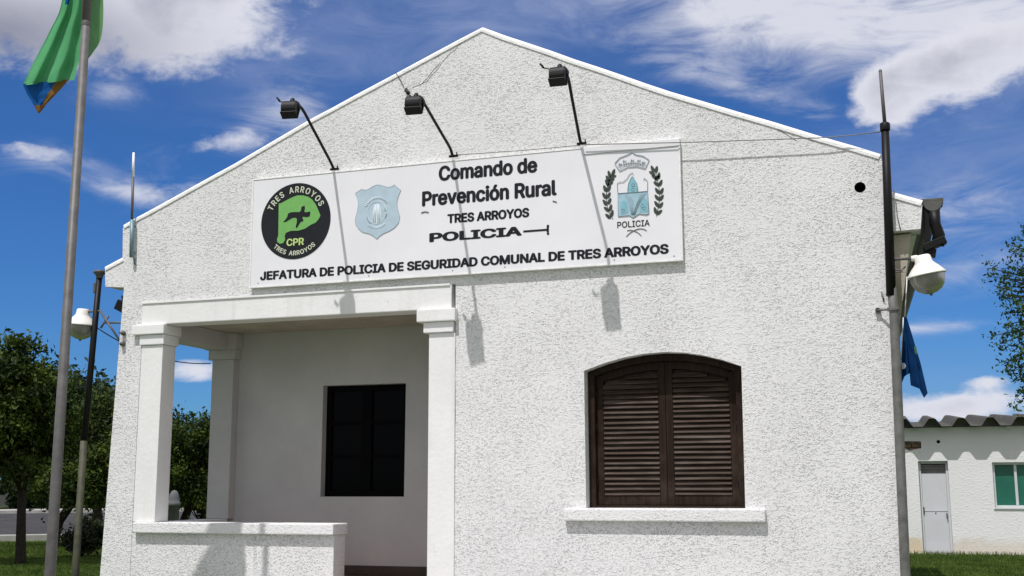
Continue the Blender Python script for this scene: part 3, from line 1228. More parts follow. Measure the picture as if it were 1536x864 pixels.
def text_line(bm, text, bl, tr, weight=0.0, y=SY - 0.0015, cap=None, fat=0.0):
    """fit a line of text to the rectangle between two surveyed points on the board (left foot, right head of capitals);
    fat adds offset copies, which makes the strokes heavier without breaking the glyphs"""
    vs, fs = glyphs(text, 1.0, weight)
    x0, x1, _, _ = bounds(vs)
    x0 -= fat
    x1 += fat
    cv, _ = glyphs(cap or 'E', 1.0, weight)
    _, _, c0, c1 = bounds(cv)
    a, b = sgp(*bl), sgp(*tr)
    kx = (b.x - a.x) / (x1 - x0)
    kz = (b.z - a.z) / (c1 - c0)
    shifts = ((0, 0),) if not fat else ((-fat, 0.0), (fat, 0.0), (0.0, fat * 0.7), (0.0, -fat * 0.7), (-fat * 0.6, fat * 0.5), (fat * 0.6, -fat * 0.5), (-fat * 0.6, -fat * 0.5), (fat * 0.6, fat * 0.5))
    for i, (sx, sz) in enumerate(shifts):
        nv = [bm.verts.new((a.x + (v.x + sx - x0) * kx, y - 0.00015 * i, a.z + (v.y + sz - c0) * kz)) for v in vs]
        for f in fs:
            try:
                q = bm.faces.new([nv[j] for j in f])
                q.normal_update()
                if q.normal.y > 0:
                    q.normal_flip()
            except ValueError:
                pass


def text_arc(bm, text, centre, r, ang0, ang1, h, weight=0.0, y=SY - 0.0035, inward=False, squash=1.0, ell=1.0, fat=0.025):
    """letters one by one round a circle; angles in degrees, 0 = right, counter-clockwise"""
    vs, fs = glyphs('E', 1.0, weight)
    _, _, c0, c1 = bounds(vs)
    k = h / (c1 - c0)
    advs = []
    for ch in text:
        if ch == ' ':
            advs.append((None, None, 0.34))
            continue
        v, f = glyphs(ch, 1.0, weight)
        x0, x1, _, _ = bounds(v)
        advs.append((v, f, (x1 - x0) * squash + 0.11))
    tot = sum(a[2] for a in advs)
    p = 0.0
    for v, f, w in advs:
        a = rad(ang0 + (ang1 - ang0) * (p + w / 2) / tot)
        p += w
        if v is None:
            continue
        x0, x1, _, _ = bounds(v)
        er = Vector((math.cos(a), math.sin(a)))
        up = -er if inward else er
        rt = Vector((up.y, -up.x))
        for n_, (sx, sy) in enumerate(((-fat, 0), (fat, 0), (0, fat * 0.6), (0, -fat * 0.6))):
            nv = []
            for q in v:
                lx = (q.x + sx - (x0 + x1) / 2) * k * squash
                ly = (q.y + sy - c0) * k
                pp = er * (r if not inward else r + h) + rt * lx + up * ly
                nv.append(bm.verts.new((centre.x + pp.x * ell, y - 0.00015 * n_, centre.z + pp.y)))
            for g in f:
                try:
                    qf = bm.faces.new([nv[i] for i in g])
                    qf.normal_update()
                    if qf.normal.y > 0:
                        qf.normal_flip()
                except ValueError:
                    pass


def flat_poly(bm, pts, y, mi=0, th=0.001):
    """thin cut-vinyl shape with a little thickness; pts are (x, z)"""
    plate(bm, [pts], y, y + th, mi)


def spline(pts, closed=True, n=6):
    P = [Vector(p) for p in pts]
    out = []
    m_ = len(P)
    rng = range(m_ if closed else m_ - 1)
    for i in rng:
        p0 = P[(i - 1) % m_] if closed or i > 0 else P[i]
        p1, p2 = P[i], P[(i + 1) % m_]
        p3 = P[(i + 2) % m_] if closed or i + 2 < m_ else P[min(i + 1, m_ - 1)]
        for k in range(n):
            t_ = k / n
            out.append(0.5 * ((2 * p1) + (-p0 + p2) * t_ + (2 * p0 - 5 * p1 + 4 * p2 - p3) * t_ ** 2 + (-p0 + 3 * p1 - 3 * p2 + p3) * t_ ** 3))
    if not closed:
        out.append(P[-1])
    return [(q.x, q.y) for q in out]


def SP(px, py):
    p = sgp(px, py)
    return (p.x, p.z)


def line3(bm, pts, r, y=SY - 0.001, seg=5, mi=0):
    tube(bm, [(x, y, z) for x, z in pts], r, seg, mi)


def build_sign():
    c = [SP(380, 270.5), SP(1017.5, 210), SP(1022, 387.5), SP(376.5, 430)]
    xl = (c[0][0] + c[3][0]) / 2
    xr = (c[1][0] + c[2][0]) / 2
    zt = (c[0][1] + c[1][1]) / 2
    zb = (c[2][1] + c[3][1]) / 2
    bm = BM()
    box(bm, xl, xr, SY, -0.004, zb, zt, 0.003)
    obj('panel', bm, M['sign'], sg)
    bm = BM()
    f = 0.012
    box(bm, xl - f, xr + f, SY - 0.004, -0.003, zt + 0.0005, zt + 0.013, 0.002)
    box(bm, xl - f, xr + f, SY - 0.004, -0.003, zb - 0.016, zb - 0.0005, 0.002)
    box(bm, xl - f, xl - 0.0005, SY - 0.004, -0.003, zb, zt, 0.002)
    box(bm, xr + 0.0005, xr + f, SY - 0.004, -0.003, zb, zt, 0.002)
    # lifted strip of sheet along the top right corner
    e = at(873, 219, SY - 0.012)
    obj('frame', bm, M['coping'], sg)
    bm = BM()
    box(bm, e.x, xr + f, SY - 0.0075, SY - 0.0045, zt - 0.050, zt + 0.008, 0.001)
    obj('bent_strip', bm, M['sign'], sg)
    # screws along the lower edge
    for q in (0.02, 0.3, 0.5, 0.62, 0.86, 0.985):
        x = xl + (xr - xl) * q
        bm = BM()
        lathe(bm, [(0.0, -0.003), (0.005, -0.002), (0.006, 0.0)], (x, SY, zb + 0.025), Vector((0, 1, 0)), 10)
        obj('screw', bm, M['galv_dull'], sg)
    # ---- lettering, one part per line
    for txt, bl, tr, wgt, fat in (
            ('Comando de', (658, 271.0), (806, 236.2), 0.0, 0.040),
            ('Prevención Rural', (633, 308.8), (835, 270.6), 0.0, 0.040),
            ('TRES ARROYOS', (671, 334.5), (794, 312.2), 0.0, 0.046),
            ('POLICIA', (644, 362.8), (783, 340.0), 0.0, 0.044),
            ('JEFATURA DE POLICIA DE SEGURIDAD COMUNAL DE TRES ARROYOS', (390, 420.0), (1003, 366.4), 0.0, 0.046)):
        bm = BM()
        # the board's lines run level; left foot and right head set the extent
        text_line(bm, txt, bl, tr, wgt, cap='C' if txt[0] == 'C' else 'P', fat=fat)
        obj('lettering', bm, M['ink'], sg)
    # nightstick drawn after the word
    bm = BM()
    a, b = SP(785, 347.5), SP(822, 344.5)
    zc = (a[1] + b[1]) / 2
    box(bm, a[0], b[0], SY - 0.002, SY - 0.0005, zc - 0.008, zc + 0.009)
    box(bm, b[0] - 0.012, b[0] + 0.008, SY - 0.0025, SY - 0.0005, zc - 0.020, zc + 0.022)
    for s in (-1, 1):
        lathe(bm, [(0.0, -0.0025), (0.011, -0.0025), (0.011, 0.0)], (b[0], SY - 0.0005, zc + s * 0.032), Vector((0, 1, 0)), 12)
    obj('baton', bm, M['ink'], sg)
    # two peeling scraps near the middle lines
    for pts in ([(632, 319.5), (637, 317.5), (643, 318.5)], [(829, 301.5), (832, 302), (835, 303.5)]):
        bm = BM()
        line3(bm, [SP(*p) for p in pts], 0.004, SY - 0.003)
        obj('peeling_scrap', bm, M['twig'], sg)

    # ---- round black emblem
    ctr = sgp(443.5, 331.5)
    l, r_ = sgp(391.5, 336), sgp(495.5, 327)
    rx = (r_.x - l.x) / 2
    t_, b_ = sgp(446, 274.5), sgp(441, 388.5)
    rz = (t_.z - b_.z) / 2
    ell = rx / rz
    bm = BM()
    flat_poly(bm, [(ctr.x + rx * math.cos(2 * math.pi * k / 64), ctr.z + rz * math.sin(2 * math.pi * k / 64)) for k in range(64)], SY - 0.003, 0, 0.0025)
    em = obj('round_emblem', bm, M['emblem_black'], sg)
    bm = BM()
    outline = [(418.5, 305.5), (423, 304.5), (431, 300), (438, 296.5), (446, 293.3), (455, 293.3), (463, 295.5), (469, 300), (474, 307), (478, 316),
               (481, 323.5), (478, 329), (474, 334), (467, 337), (458, 343), (448, 346), (436, 346.5), (429, 349.5), (427.5, 354), (428, 360),
               (425, 364.8), (420, 365.8), (416.3, 363), (416, 358.5), (417.8, 354), (418, 340), (418.3, 322)]
    # zoom of the photograph: map silhouette
    flat_poly(bm, [SP(*p) for p in outline], SY - 0.0050, 0, 0.0015)
    obj('map_shape', bm, M['emblem_green'], em)
    bm = BM()
    bird = [(425, 333.5), (429, 329), (431.3, 325.5), (432.8, 320.3), (437, 318.6), (444, 318.2), (449.5, 318.3), (452, 316), (452.4, 311), (454.5, 309.5),
            (457.6, 309), (457.8, 313), (456.8, 317.8), (460, 318.6), (465.5, 317.2), (466, 321), (464.5, 325), (460, 326), (455.5, 325.2), (453.6, 327),
            (455.6, 329.5), (455, 332.2), (451.5, 333), (449.5, 336), (447, 340.5), (445, 342.8), (444, 340), (445.5, 334.5), (446, 329.5), (444.5, 326.6), (439.5, 327), (434, 330), (429.5, 333)]
    flat_poly(bm, [SP(*p) for p in bird], SY - 0.0065, 0, 0.001)
    obj('bird_shape', bm, M['emblem_black'], em)
    bm = BM()
    text_arc(bm, 'TRES ARROYOS', ctr, rz * 0.755, 157, 24, rz * 0.155, 0.0, SY - 0.0045, squash=0.86, ell=ell)
    text_arc(bm, 'TRES ARROYOS', ctr, rz * 0.785, 226, 312, rz * 0.115, 0.0, SY - 0.0045, inward=True, squash=0.95, ell=ell)
    obj('lettering', bm, M['emblem_cream'], em)
    bm = BM()
    text_line(bm, 'CPR', (430, 369), (456.5, 357), 0.0, SY - 0.0045, cap='P', fat=0.03)
    obj('lettering', bm, M['emblem_yellow'], em)

    # ---- faded blue shield
    bm = BM()
    out = [(533.2, 290.2), (538, 287), (542.3, 283.8), (547, 285.2), (552, 284.6), (558, 280.5), (563, 278), (567.5, 277.2), (573, 278.3), (579, 280.3), (584.5, 281),
           (588.5, 279.6), (592, 277), (596, 281.5), (601.5, 285.4), (598.5, 292), (596, 300), (595.6, 308), (597.5, 317), (600, 326), (598, 334.5), (592, 341.5), (584, 346.5),
           (575, 350.5), (569, 354.5), (565.5, 358.5), (560.5, 354), (554, 350.6), (544, 348.2), (538, 343), (533.5, 336), (533, 329.5), (535.5, 320), (537.6, 309), (537.2, 301), (535.4, 294.5)]
    pts = [SP(*p) for p in out]
    flat_poly(bm, pts, SY - 0.003, 0, 0.0025)
    shd = obj('shield_emblem', bm, M['shield_blue'], sg)
    bm = BM()
    line3(bm, pts + [pts[0]], 0.0018, SY - 0.003)
    sc = sgp(565.5, 319)
    for a0, a1, rr in ((195, 236, 0.101), (330, 352, 0.095), (4, 22, 0.080)):
        line3(bm, [(sc.x + rr * math.cos(rad(a0 + (a1 - a0) * k / 8)), sc.z + rr * 1.08 * math.sin(rad(a0 + (a1 - a0) * k / 8))) for k in range(9)], 0.0034, SY - 0.004)
    obj('outline', bm, M['shield_line'], shd)
    bm = BM()
    ring = [(sc.x + 0.088 * math.cos(rad(k * 10)), sc.z + 0.10 * math.sin(rad(k * 10))) for k in range(36)]
    flat_poly(bm, [(sc.x + 0.040 * math.cos(rad(k * 10)), sc.z - 0.006 + 0.085 * math.sin(rad(k * 10))) for k in range(36)], SY - 0.0042, 0, 0.001)
    line3(bm, ring + [ring[0]], 0.0025, SY - 0.0035)
    for q in (-0.028, -0.012, 0.012, 0.026):
        line3(bm, [(sc.x + q, sc.z - 0.085), (sc.x + q * 0.7, sc.z + 0.07)], 0.0032, SY - 0.005)
    # worn ring inscription: only illegible strokes are left of it
    for k in range(17):
        a = rad(150 - k * 7.0)
        line3(bm, [(sc.x + 0.112 * math.cos(a), sc.z + 0.122 * math.sin(a)), (sc.x + 0.133 * math.cos(a), sc.z + 0.143 * math.sin(a))], 0.0035, SY - 0.0035)
    for k in range(11):
        a = rad(236 + k * 7.0)
        line3(bm, [(sc.x + 0.115 * math.cos(a), sc.z + 0.125 * math.sin(a)), (sc.x + 0.134 * math.cos(a), sc.z + 0.144 * math.sin(a))], 0.0033, SY - 0.0035)
    obj('worn_detail', bm, M['shield_pale'], shd)

    # ---- provincial coat of arms with laurels and crown
    K = 130.0 / 749.0
    def Z(x, y):
        return SP(890 + x * K, 215 + y * K)
    root = BM()
    body = [(210, 434), (470, 414), (482, 606), (462, 616), (395, 608), (344, 643), (312, 622), (216, 632)]
    flat_poly(root, [Z(*p) for p in body], SY - 0.003, 0, 0.0025)
    crest = obj('coat_of_arms', root, M['crest_blue'], sg)
    bm = BM()
    flat_poly(bm, spline([Z(*p) for p in [(300, 420), (302, 360), (318, 312), (338, 285), (360, 315), (380, 360), (382, 415)]], True, 4), SY - 0.0045, 0, 0.001)
    flat_poly(bm, [Z(*p) for p in [(236, 520), (262, 490), (292, 510), (300, 600), (240, 615)]], SY - 0.0045, 0, 0.001)
    flat_poly(bm, [Z(*p) for p in [(410, 500), (440, 470), (468, 500), (470, 590), (405, 596)]], SY - 0.0045, 0, 0.001)
    obj('field', bm, M['crest_teal'], crest)
    bm = BM()
    def st(pts, r=0.0026, y=SY - 0.005):
        line3(bm, [Z(*p) for p in pts], r, y)
    st([(212, 434), (470, 414), (482, 606)])
    st([(482, 606), (462, 616), (395, 608), (344, 643), (312, 622), (216, 632), (212, 434)])
    st([(212, 432), (208, 345), (225, 335), (262, 332), (292, 306), (312, 270), (338, 250), (346, 275)], 0.0022)
    st([(470, 412), (470, 330), (455, 312), (440, 300), (436, 320)], 0.0022)
    st([(300, 418), (304, 350), (338, 288), (378, 350), (382, 414)], 0.0022)
    for cx_, cz_ in ((258, 580), (345, 360), (345, 400), (438, 560), (425, 540)):
        st([(cx_ + 14 * math.cos(k), cz_ + 14 * math.sin(k)) for k in range(7)], 0.0022)
    for q in (0, 1, 2, 3):
        st([(272 + q * 16, 440 + q * 4), (300 + q * 14, 500), (320 + q * 8, 560), (330 + q * 4, 620)], 0.0013)
        st([(458 - q * 16, 430 + q * 4), (410 - q * 8, 500), (380 - q * 8, 570), (360 - q * 5, 620)], 0.0013)
    # crown band, with its worn ornament
    st([(187, 175), (228, 126), (300, 98), (336, 76), (366, 98), (430, 110), (484, 145), (450, 220), (380, 200), (300, 205), (228, 240), (187, 175)], 0.0030)
    st([(214, 200), (262, 176), (336, 160), (410, 168), (458, 188)], 0.0016)
    st([(225, 218), (270, 192), (336, 180), (400, 184), (448, 205)], 0.0016)
    for k, (x, y) in enumerate(((232, 180), (270, 155), (338, 148), (395, 150), (436, 165))):
        st([(x - 12, y + 8), (x - 6, y - 10), (x + 4, y + 6), (x + 12, y - 8)], 0.0030)
    for k in range(9):
        st([(262 + k * 20, 184 - 12 * math.sin(k / 8 * math.pi)), (272 + k * 20, 182 - 12 * math.sin(k / 8 * math.pi))], 0.0034)
    obj('outline', bm, M['shield_line'], crest)
    # crossed stems below
    bm = BM()
    line3(bm, spline([Z(*p) for p in [(285, 805), (325, 770), (380, 742), (430, 740), (460, 755)]], False), 0.0026, SY - 0.003)
    line3(bm, spline([Z(*p) for p in [(415, 800), (390, 775), (355, 758), (320, 750), (292, 755)]], False), 0.0026, SY - 0.003)
    obj('stem', bm, M['twig'], crest)
    left = [(175, 250, 20), (138, 265, -18), (170, 288, 75), (125, 305, -30), (155, 318, 70), (118, 340, -25), (145, 350, 60), (100, 390, -20), (135, 392, 30), (95, 452, -30), (133, 450, 30),
            (100, 512, -35), (140, 500, 25), (115, 570, -50), (150, 556, 15), (127, 630, -50), (162, 606, 15)]
    right = [(512, 220, -25), (546, 225, 12), (508, 258, -60), (566, 280, 10), (530, 292, -60), (552, 300, 40), (545, 350, -55), (582, 342, 25), (552, 410, -35), (592, 412, 25), (550, 468, -40), (590, 470, 35),
             (546, 524, -35), (585, 534, 35), (536, 580, -15), (572, 596, 50)]
    for leaves, stem in ((left, [(170, 655), (138, 600), (118, 520), (114, 440), (122, 360), (150, 290), (178, 240)]),
                         (right, [(545, 630), (560, 560), (572, 480), (570, 400), (556, 320), (540, 250), (535, 215)])):
        bm = BM()
        for (x, y, ang) in leaves:
            a = rad(ang)
            pts = []
            for k in range(12):
                u = 2 * math.pi * k / 12
                lx, ly = 14.5 * math.sin(u) * (1 - 0.25 * math.cos(u)), -31 * math.cos(u)
                pts.append(Z(x + lx * math.cos(a) - ly * math.sin(a), y + lx * math.sin(a) + ly * math.cos(a)))
            flat_poly(bm, pts, SY - 0.0032, 0, 0.002)
        line3(bm, spline([Z(*p) for p in stem], False), 0.0026, SY - 0.003)
        obj('laurel_branch', bm, M['laurel'], crest)
    bm = BM()
    text_line(bm, 'POLICIA', (926, 342), (974.5, 329.5), 0.0, SY - 0.002, cap='P', fat=0.014)
    obj('lettering', bm, M['ink'], crest)


build_sign()


# ------------------------------------------------------------------ sign floodlights on swan-neck arms
def floodlight(label, base, head, tw, mid, wire_end):
    b = Vector(base)
    hd = Vector(head)
    t = thing('sign_floodlight', label, 'floodlight', tuple(b), 'floodlights over the sign')
    bm = BM()
    d = hd - b
    # foot climbs out of the board, long raked run, then bends level into the head
    top = hd + Vector((0.035, 0.05, 0.05))
    pts = [b, b + Vector((0, -0.022, 0.012))]
    kn = b + Vector((d.x * 0.06, -0.075, 0.055))
    up_ = hd + Vector((0.03, 0.17, 0.035))
    pts += [kn, kn.lerp(up_, 0.33), kn.lerp(up_, 0.66), up_, hd + Vector((0.03, 0.08, 0.062)), top]
    P2 = []
    n = 6
    for i in range(len(pts) - 1):
        p0, p1, p2, p3 = pts[max(i - 1, 0)], pts[i], pts[i + 1], pts[min(i + 2, len(pts) - 1)]
        for k in range(n):
            u = k / n
            P2.append(0.5 * ((2 * p1) + (-p0 + p2) * u + (2 * p0 - 5 * p1 + 4 * p2 - p3) * u * u + (-p0 + 3 * p1 - 3 * p2 + p3) * u ** 3))
    P2.append(pts[-1])
    tube(bm, P2, 0.0125, 10)
    obj('arm', bm, M['black'], t)
    bm = BM()
    box(bm, b.x - 0.035, b.x + 0.045, b.y - 0.012, b.y + 0.012, b.z - 0.010, b.z + 0.008, 0.003)
    tube(bm, [b + Vector((0.038, -0.01, 0)), b + Vector((0.038, -0.01, 0.028))], 0.006, 6)
    obj('foot_clamp', bm, M['black'], t)
    # housing: curved back, flared rim round the lens, tipped towards the board
    pitch = rad(-28)
    fr = Matrix.Rotation(tw, 3, 'Z') @ Matrix.Rotation(pitch, 3, 'X')
    ax, ay, az = fr.col[0], fr.col[1], fr.col[2]
    # ay looks at the board, az up along the case
    bm = BM()
    w = 0.061
    prof = [(-0.050, -0.060), (-0.066, -0.040), (-0.076, -0.012), (-0.077, 0.012), (-0.070, 0.034), (-0.054, 0.052), (-0.032, 0.061), (0.005, 0.062), (0.012, 0.058), (0.012, -0.062), (-0.040, -0.064)]
    vl = [bm.verts.new(hd + ax * (-w) + ay * y + az * z) for y, z in prof]
    vr = [bm.verts.new(hd + ax * w + ay * y + az * z) for y, z in prof]
    bm.faces.new(vl)
    bm.faces.new(list(reversed(vr)))
    for i in range(len(prof)):
        bm.faces.new((vl[i], vr[i], vr[(i + 1) % len(prof)], vl[(i + 1) % len(prof)]))
    bmesh.ops.recalc_face_normals(bm, faces=list(bm.faces))
    bmesh.ops.bevel(bm, geom=list(bm.edges), offset=0.004, segments=2, affect='EDGES')
    case = obj('housing', bm, M['black'], t)
    bm = BM()
    obox(bm, hd + ay * 0.020 + az * 0.0, ax, ay, az, w + 0.010, 0.0075, 0.070, 0.004)
    obox(bm, hd - ay * 0.010 - az * 0.069, ax, ay, az, w + 0.006, 0.042, 0.004, 0.002)
    obj('rim', bm, M['black'], case)
    bm = BM()
    obox(bm, hd + ay * 0.0295, ax, ay, az, w - 0.004, 0.0015, 0.056)
    obj('lens', bm, M['lens'], case)
    # yoke and junction knob, with the loose lead
    bm = BM()
    for s in (-1, 1):
        tube(bm, [hd + ax * s * (w + 0.006) - az * 0.0, hd + ax * s * (w + 0.010) + az * 0.05, hd + ax * s * 0.05 + az * 0.088, hd + az * 0.092], 0.006, 6)
    lathe(bm, [(0.0, 0.052), (0.016, 0.048), (0.022, 0.03), (0.022, 0.0), (0.016, -0.008)], hd + az * 0.070 - ay * 0.01, az, 12)
    obj('yoke', bm, M['black'], t)
    bm = BM()
    s0 = hd + az * 0.092
    e = hd + Vector(wire_end)
    m1 = s0.lerp(e, 0.5) + Vector((0, 0, -0.012))
    tube(bm, [s0, m1, e], 0.0045, 6)
    tube(bm, [e, e + Vector((-0.012, 0, 0.018)), e + Vector((-0.028, 0, 0.036))], 0.009, 6)
    obj('cable_lead', bm, M['black'], t)


floodlight('black floodlight on bent arm above the round emblem, seen against sky', (-4.653, -0.028, 4.372), (-4.674, -0.785, 4.684), rad(10), 0.3, (-0.105, 0.0, 0.085))
floodlight('black floodlight on bent arm above the word Comando', (-3.520, -0.028, 4.385), (-3.526, -0.851, 4.577), rad(6), 0.3, (-0.07, 0.03, 0.11))
floodlight('black floodlight on bent arm nearest the gable peak, above the coat of arms', (-2.384, -0.028, 4.385), (-2.350, -0.798, 4.695), rad(2), 0.3, (-0.12, 0.0, 0.085))


# ------------------------------------------------------------------ poles, masts, lamps
def globe_lamp(t, c, tilt, mats=None):
    """white enamel cap over a frosted bowl; c = rim centre"""
    c = Vector(c)
    bm = BM()
    lathe(bm, [(0.0, 0.150), (0.045, 0.148), (0.056, 0.138), (0.062, 0.095), (0.078, 0.074), (0.100, 0.052), (0.122, 0.024), (0.139, 0.004), (0.141, -0.006), (0.134, -0.006), (0.110, 0.010), (0.04, 0.05)], c, tilt, 32)
    obj('lamp_cap', bm, M['enamel'], t)
    bm = BM()
    lathe(bm, [(0.122, 0.0), (0.124, -0.015), (0.120, -0.050), (0.108, -0.085), (0.084, -0.116), (0.050, -0.136), (0.018, -0.144), (0.0, -0.145)], c, tilt, 32)
    obj('glass_bowl', bm, M['bowl'], t)
    bm = BM()
    lathe(bm, [(0.012, -0.142), (0.010, -0.156), (0.0, -0.160)], c, tilt, 10)
    obj('bowl_knob', bm, M['galv_dull'], t)


def build_poles():
    # -- right corner pole
    yp = -0.07
    base = at(1361.5, 940, yp)
    j1 = at(1341, 470, yp)
    j0 = at(1336, 420, yp)
    j2 = at(1327.5, 190, yp)
    top = at(1320.5, 107, yp)
    foot = Vector((base.x + 0.02, yp, zg(0, 0)))
    t = thing('corner_pole', 'tall black and grey pole clamped to the right front corner', 'pole', tuple(foot))
    bm = BM()
    tube(bm, [foot, base, j1, j0], [0.036, 0.035, 0.034, 0.033], 14)
    obj('lower_tube', bm, M['galv_dull'], t)
    bm = BM()
    d = (j2 - j0).normalized()
    tube(bm, [j0 - d * 0.12, j0.lerp(j2, 0.5), j2], [0.0365, 0.032, 0.029], 14)
    lathe(bm, [(0.036, -0.03), (0.038, -0.02), (0.038, 0.02), (0.03, 0.03), (0.012, 0.034)], j2, d, 14)
    obj('upper_tube', bm, M['black'], t)
    bm = BM()
    tube(bm, [j2, top], [0.0145, 0.0125], 10)
    lathe(bm, [(0.014, 0.0), (0.010, 0.012), (0.0, 0.018)], top, d, 8)
    obj('mast_tip', bm, M['galv'], t)
    bm = BM()
    a, b = at(1316, 465.5, -0.02), at(1348, 462.5, yp - 0.035)
    tube(bm, [a, b], 0.008, 8)
    a2 = at(1340, 464, yp)
    lathe(bm, [(0.044, -0.012), (0.046, 0.0), (0.044, 0.012)], a2, Vector((0.04, 0, 1)), 14)
    lathe(bm, [(0.02, -0.02), (0.02, 0.01)], at(1317, 466, -0.01), Vector((0, 1, 0)), 10)
    tube(bm, [at(1322, 438, -0.006), at(1325, 448, -0.012), at(1326, 452, -0.004)], 0.006, 6)
    obj('wall_clamp', bm, M['galv_dull'], t)
    # -- lamp on it
    p0 = at(1336, 389, yp)
    p1 = at(1373, 387.5, yp)
    lt = thing('wall_lamp', 'white globe lamp on the pole at the right corner', 'lamp', tuple(p0), 'globe lamps at the building corners')
    bm = BM()
    tube(bm, [p0, p1], 0.0115, 10)
    tube(bm, [at(1339, 404, yp), at(1352, 406, yp), at(1358, 400, yp + 0.05)], 0.006, 8)
    tube(bm, [at(1340, 408, yp), at(1354, 408, yp)], 0.005, 8)
    obj('arm', bm, M['galv'], lt)
    globe_lamp(lt, at(1390, 412, yp), Vector((-0.16, -0.08, 1)))
    bm = BM()
    e0 = at(1379, 392, yp)
    tube(bm, [p1 - Vector((0.03, 0, 0)), p1, e0, e0 + Vector((0.03, 0, -0.01))], [0.02, 0.026, 0.036, 0.036], 12)
    obj('lamp_socket', bm, M['enamel'], lt)

    # -- left pole beside the far corner
    yl = 0.05
    topl = at(149.5, 410, yl)
    midl = at(125, 672, yl)
    botl = at(113, 860, yl)
    footl = Vector((botl.x - 0.0, yl, 0.0))
    t2 = thing('lamp_pole', 'dark pole with a bell cap beside the left wall', 'pole', tuple(footl))
    bm = BM()
    tube(bm, [midl, midl.lerp(topl, 0.5), topl], [0.030, 0.029, 0.027], 12)
    obj('upper_tube', bm, M['black'], t2)
    bm = BM()
    tube(bm, [footl, botl, midl.lerp(topl, 0.04)], 0.0325, 12)
    obj('lower_tube', bm, plain('mossy_tube', (0.055, 0.055, 0.032), 0.7, 0.1, var=0.4, scale=12), t2)
    bm = BM()
    lathe(bm, [(0.03, -0.05), (0.034, -0.02), (0.056, 0.0), (0.060, 0.012), (0.052, 0.026), (0.0, 0.034)], topl, Vector((0, 0, 1)), 18)
    box(bm, topl.x - 0.05, topl.x - 0.02, yl - 0.02, yl + 0.02, topl.z - 0.19, topl.z - 0.09, 0.005)
    obj('photocell_cap', bm, M['gutter'], t2)
    bm = BM()
    w0 = at(152, 466, yl)
    for a_, b_ in (((150, 466), (181, 513)), ((158, 484), (186, 484)), ((151, 492), (163, 474))):
        tube(bm, [at(*a_, yl), at(*b_, 0.02 + (0.05 if b_[0] < 170 else 0.0))], 0.010, 8)
    for q in ((186, 500), (185, 516)):
        lathe(bm, [(0.022, 0.0), (0.02, -0.03), (0.0, -0.035)], at(q[0], q[1], -0.005), Vector((0, 1, 0)), 10)
    tube(bm, [at(179, 516, 0.03), at(187, 516, -0.01)], 0.011, 8)
    tube(bm, [at(179, 499, 0.03), at(187, 500, -0.01)], 0.008, 8)
    obj('brace', bm, M['galv'], t2)
    l0 = at(150, 466.5, yl)
    l1 = at(124, 468, yl)
    lt2 = thing('wall_lamp', 'cream globe lamp on the dark pole at the left corner', 'lamp', tuple(l0), 'globe lamps at the building corners')
    bm = BM()
    tube(bm, [l0, l1], 0.0115, 10)
    obj('arm', bm, M['galv'], lt2)
    globe_lamp(lt2, at(122.5, 486.5, yl), Vector((0.10, -0.06, 1)))

    # -- whip aerial clamped to the left gable shoulder
    ya = -0.045
    a0, a1, a2_, a3 = at(197.3, 386, ya), at(198.3, 330, ya), at(199.5, 265, ya), at(200.5, 229, ya)
    t3 = thing('whip_aerial', 'thin upright aerial clamped to the left gable shoulder', 'antenna', tuple(a0))
    bm = BM()
    tube(bm, [a0, a1], 0.020, 10)
    tube(bm, [a0 + Vector((0, 0.04, 0.05)), a0 + Vector((0, 0.0, 0.05))], 0.012, 8)
    tube(bm, [a1 + Vector((0, 0.04, -0.05)), a1 + Vector((0, 0.0, -0.05))], 0.012, 8)
    tube(bm, [a0 + Vector((0, 0.035, 0.0)), a0 + Vector((0.01, 0.043, -0.06))], 0.009, 8)
    obj('clamp_sleeve', bm, M['mount'], t3)
    bm = BM()
    tube(bm, [a1 - Vector((0, 0, 0.05)), a2_], 0.0125, 10)
    obj('lower_rod', bm, M['galv'], t3)
    bm = BM()
    tube(bm, [a2_, a3], [0.0125, 0.011], 10)
    obj('whip', bm, M['mast'], t3)


build_poles()

# ------------------------------------------------------------------ wires
bm = BM()
pa, pb = at(1327, 197, -0.045), at(1236, 206.5, -0.055)
pc = at(876, 217, -0.075)
tube(bm, [pa, pa.lerp(pb, 0.5) + Vector((0, 0, -0.004)), pb, pb.lerp(pc, 0.5) + Vector((0, 0, -0.006)), pc], 0.0040, 6)
tag(obj('stay_wire', bm, M['wire']), 'thin wire from the right corner pole across the gable to the sign', 'wire')
bm = BM()
tube(bm, [at(676, 233, -0.028), at(780, 226, -0.03), at(870, 218, -0.028)], 0.0035, 6)
tag(obj('sign_lead', bm, M['wire']), 'thin lead running along the top edge of the sign board', 'wire')
bm = BM()
pts = [(593, 108), (600, 119), (606, 131)]
tube(bm, [at(x, y, -0.008) for x, y in pts], 0.003, 5)
tube(bm, [at(609, 133, -0.015), at(612, 138, -0.02), at(614, 140, -0.02)], 0.013, 6)
tag(obj('cut_cable', bm, M['blackwire']), 'short cut cable end hanging on the gable above the middle floodlight', 'wire')
bm = BM()
tube(bm, [at(1341, 285, -0.004), at(1344, 305, -0.004), at(1346, 325, -0.004), at(1351, 345, -0.006)], 0.0035, 6)
tag(obj('eave_cable', bm, M['wire']), 'thin grey cable down the face of the right eave end', 'wire')
bm = BM()
q0, q1 = at(146, 492, 0.06), at(316, 545, 1.06)
L = []
for i in range(17):
    u = i / 16
    p = q0.lerp(q1, u)
    p.z -= 0.10 * 4 * u * (1 - u)
    L.append(p)
tube(bm, L, 0.0055, 6)
tag(obj('overhead_cable', bm, M['blackwire']), 'black cable crossing the sky inside the porch side opening', 'cable')

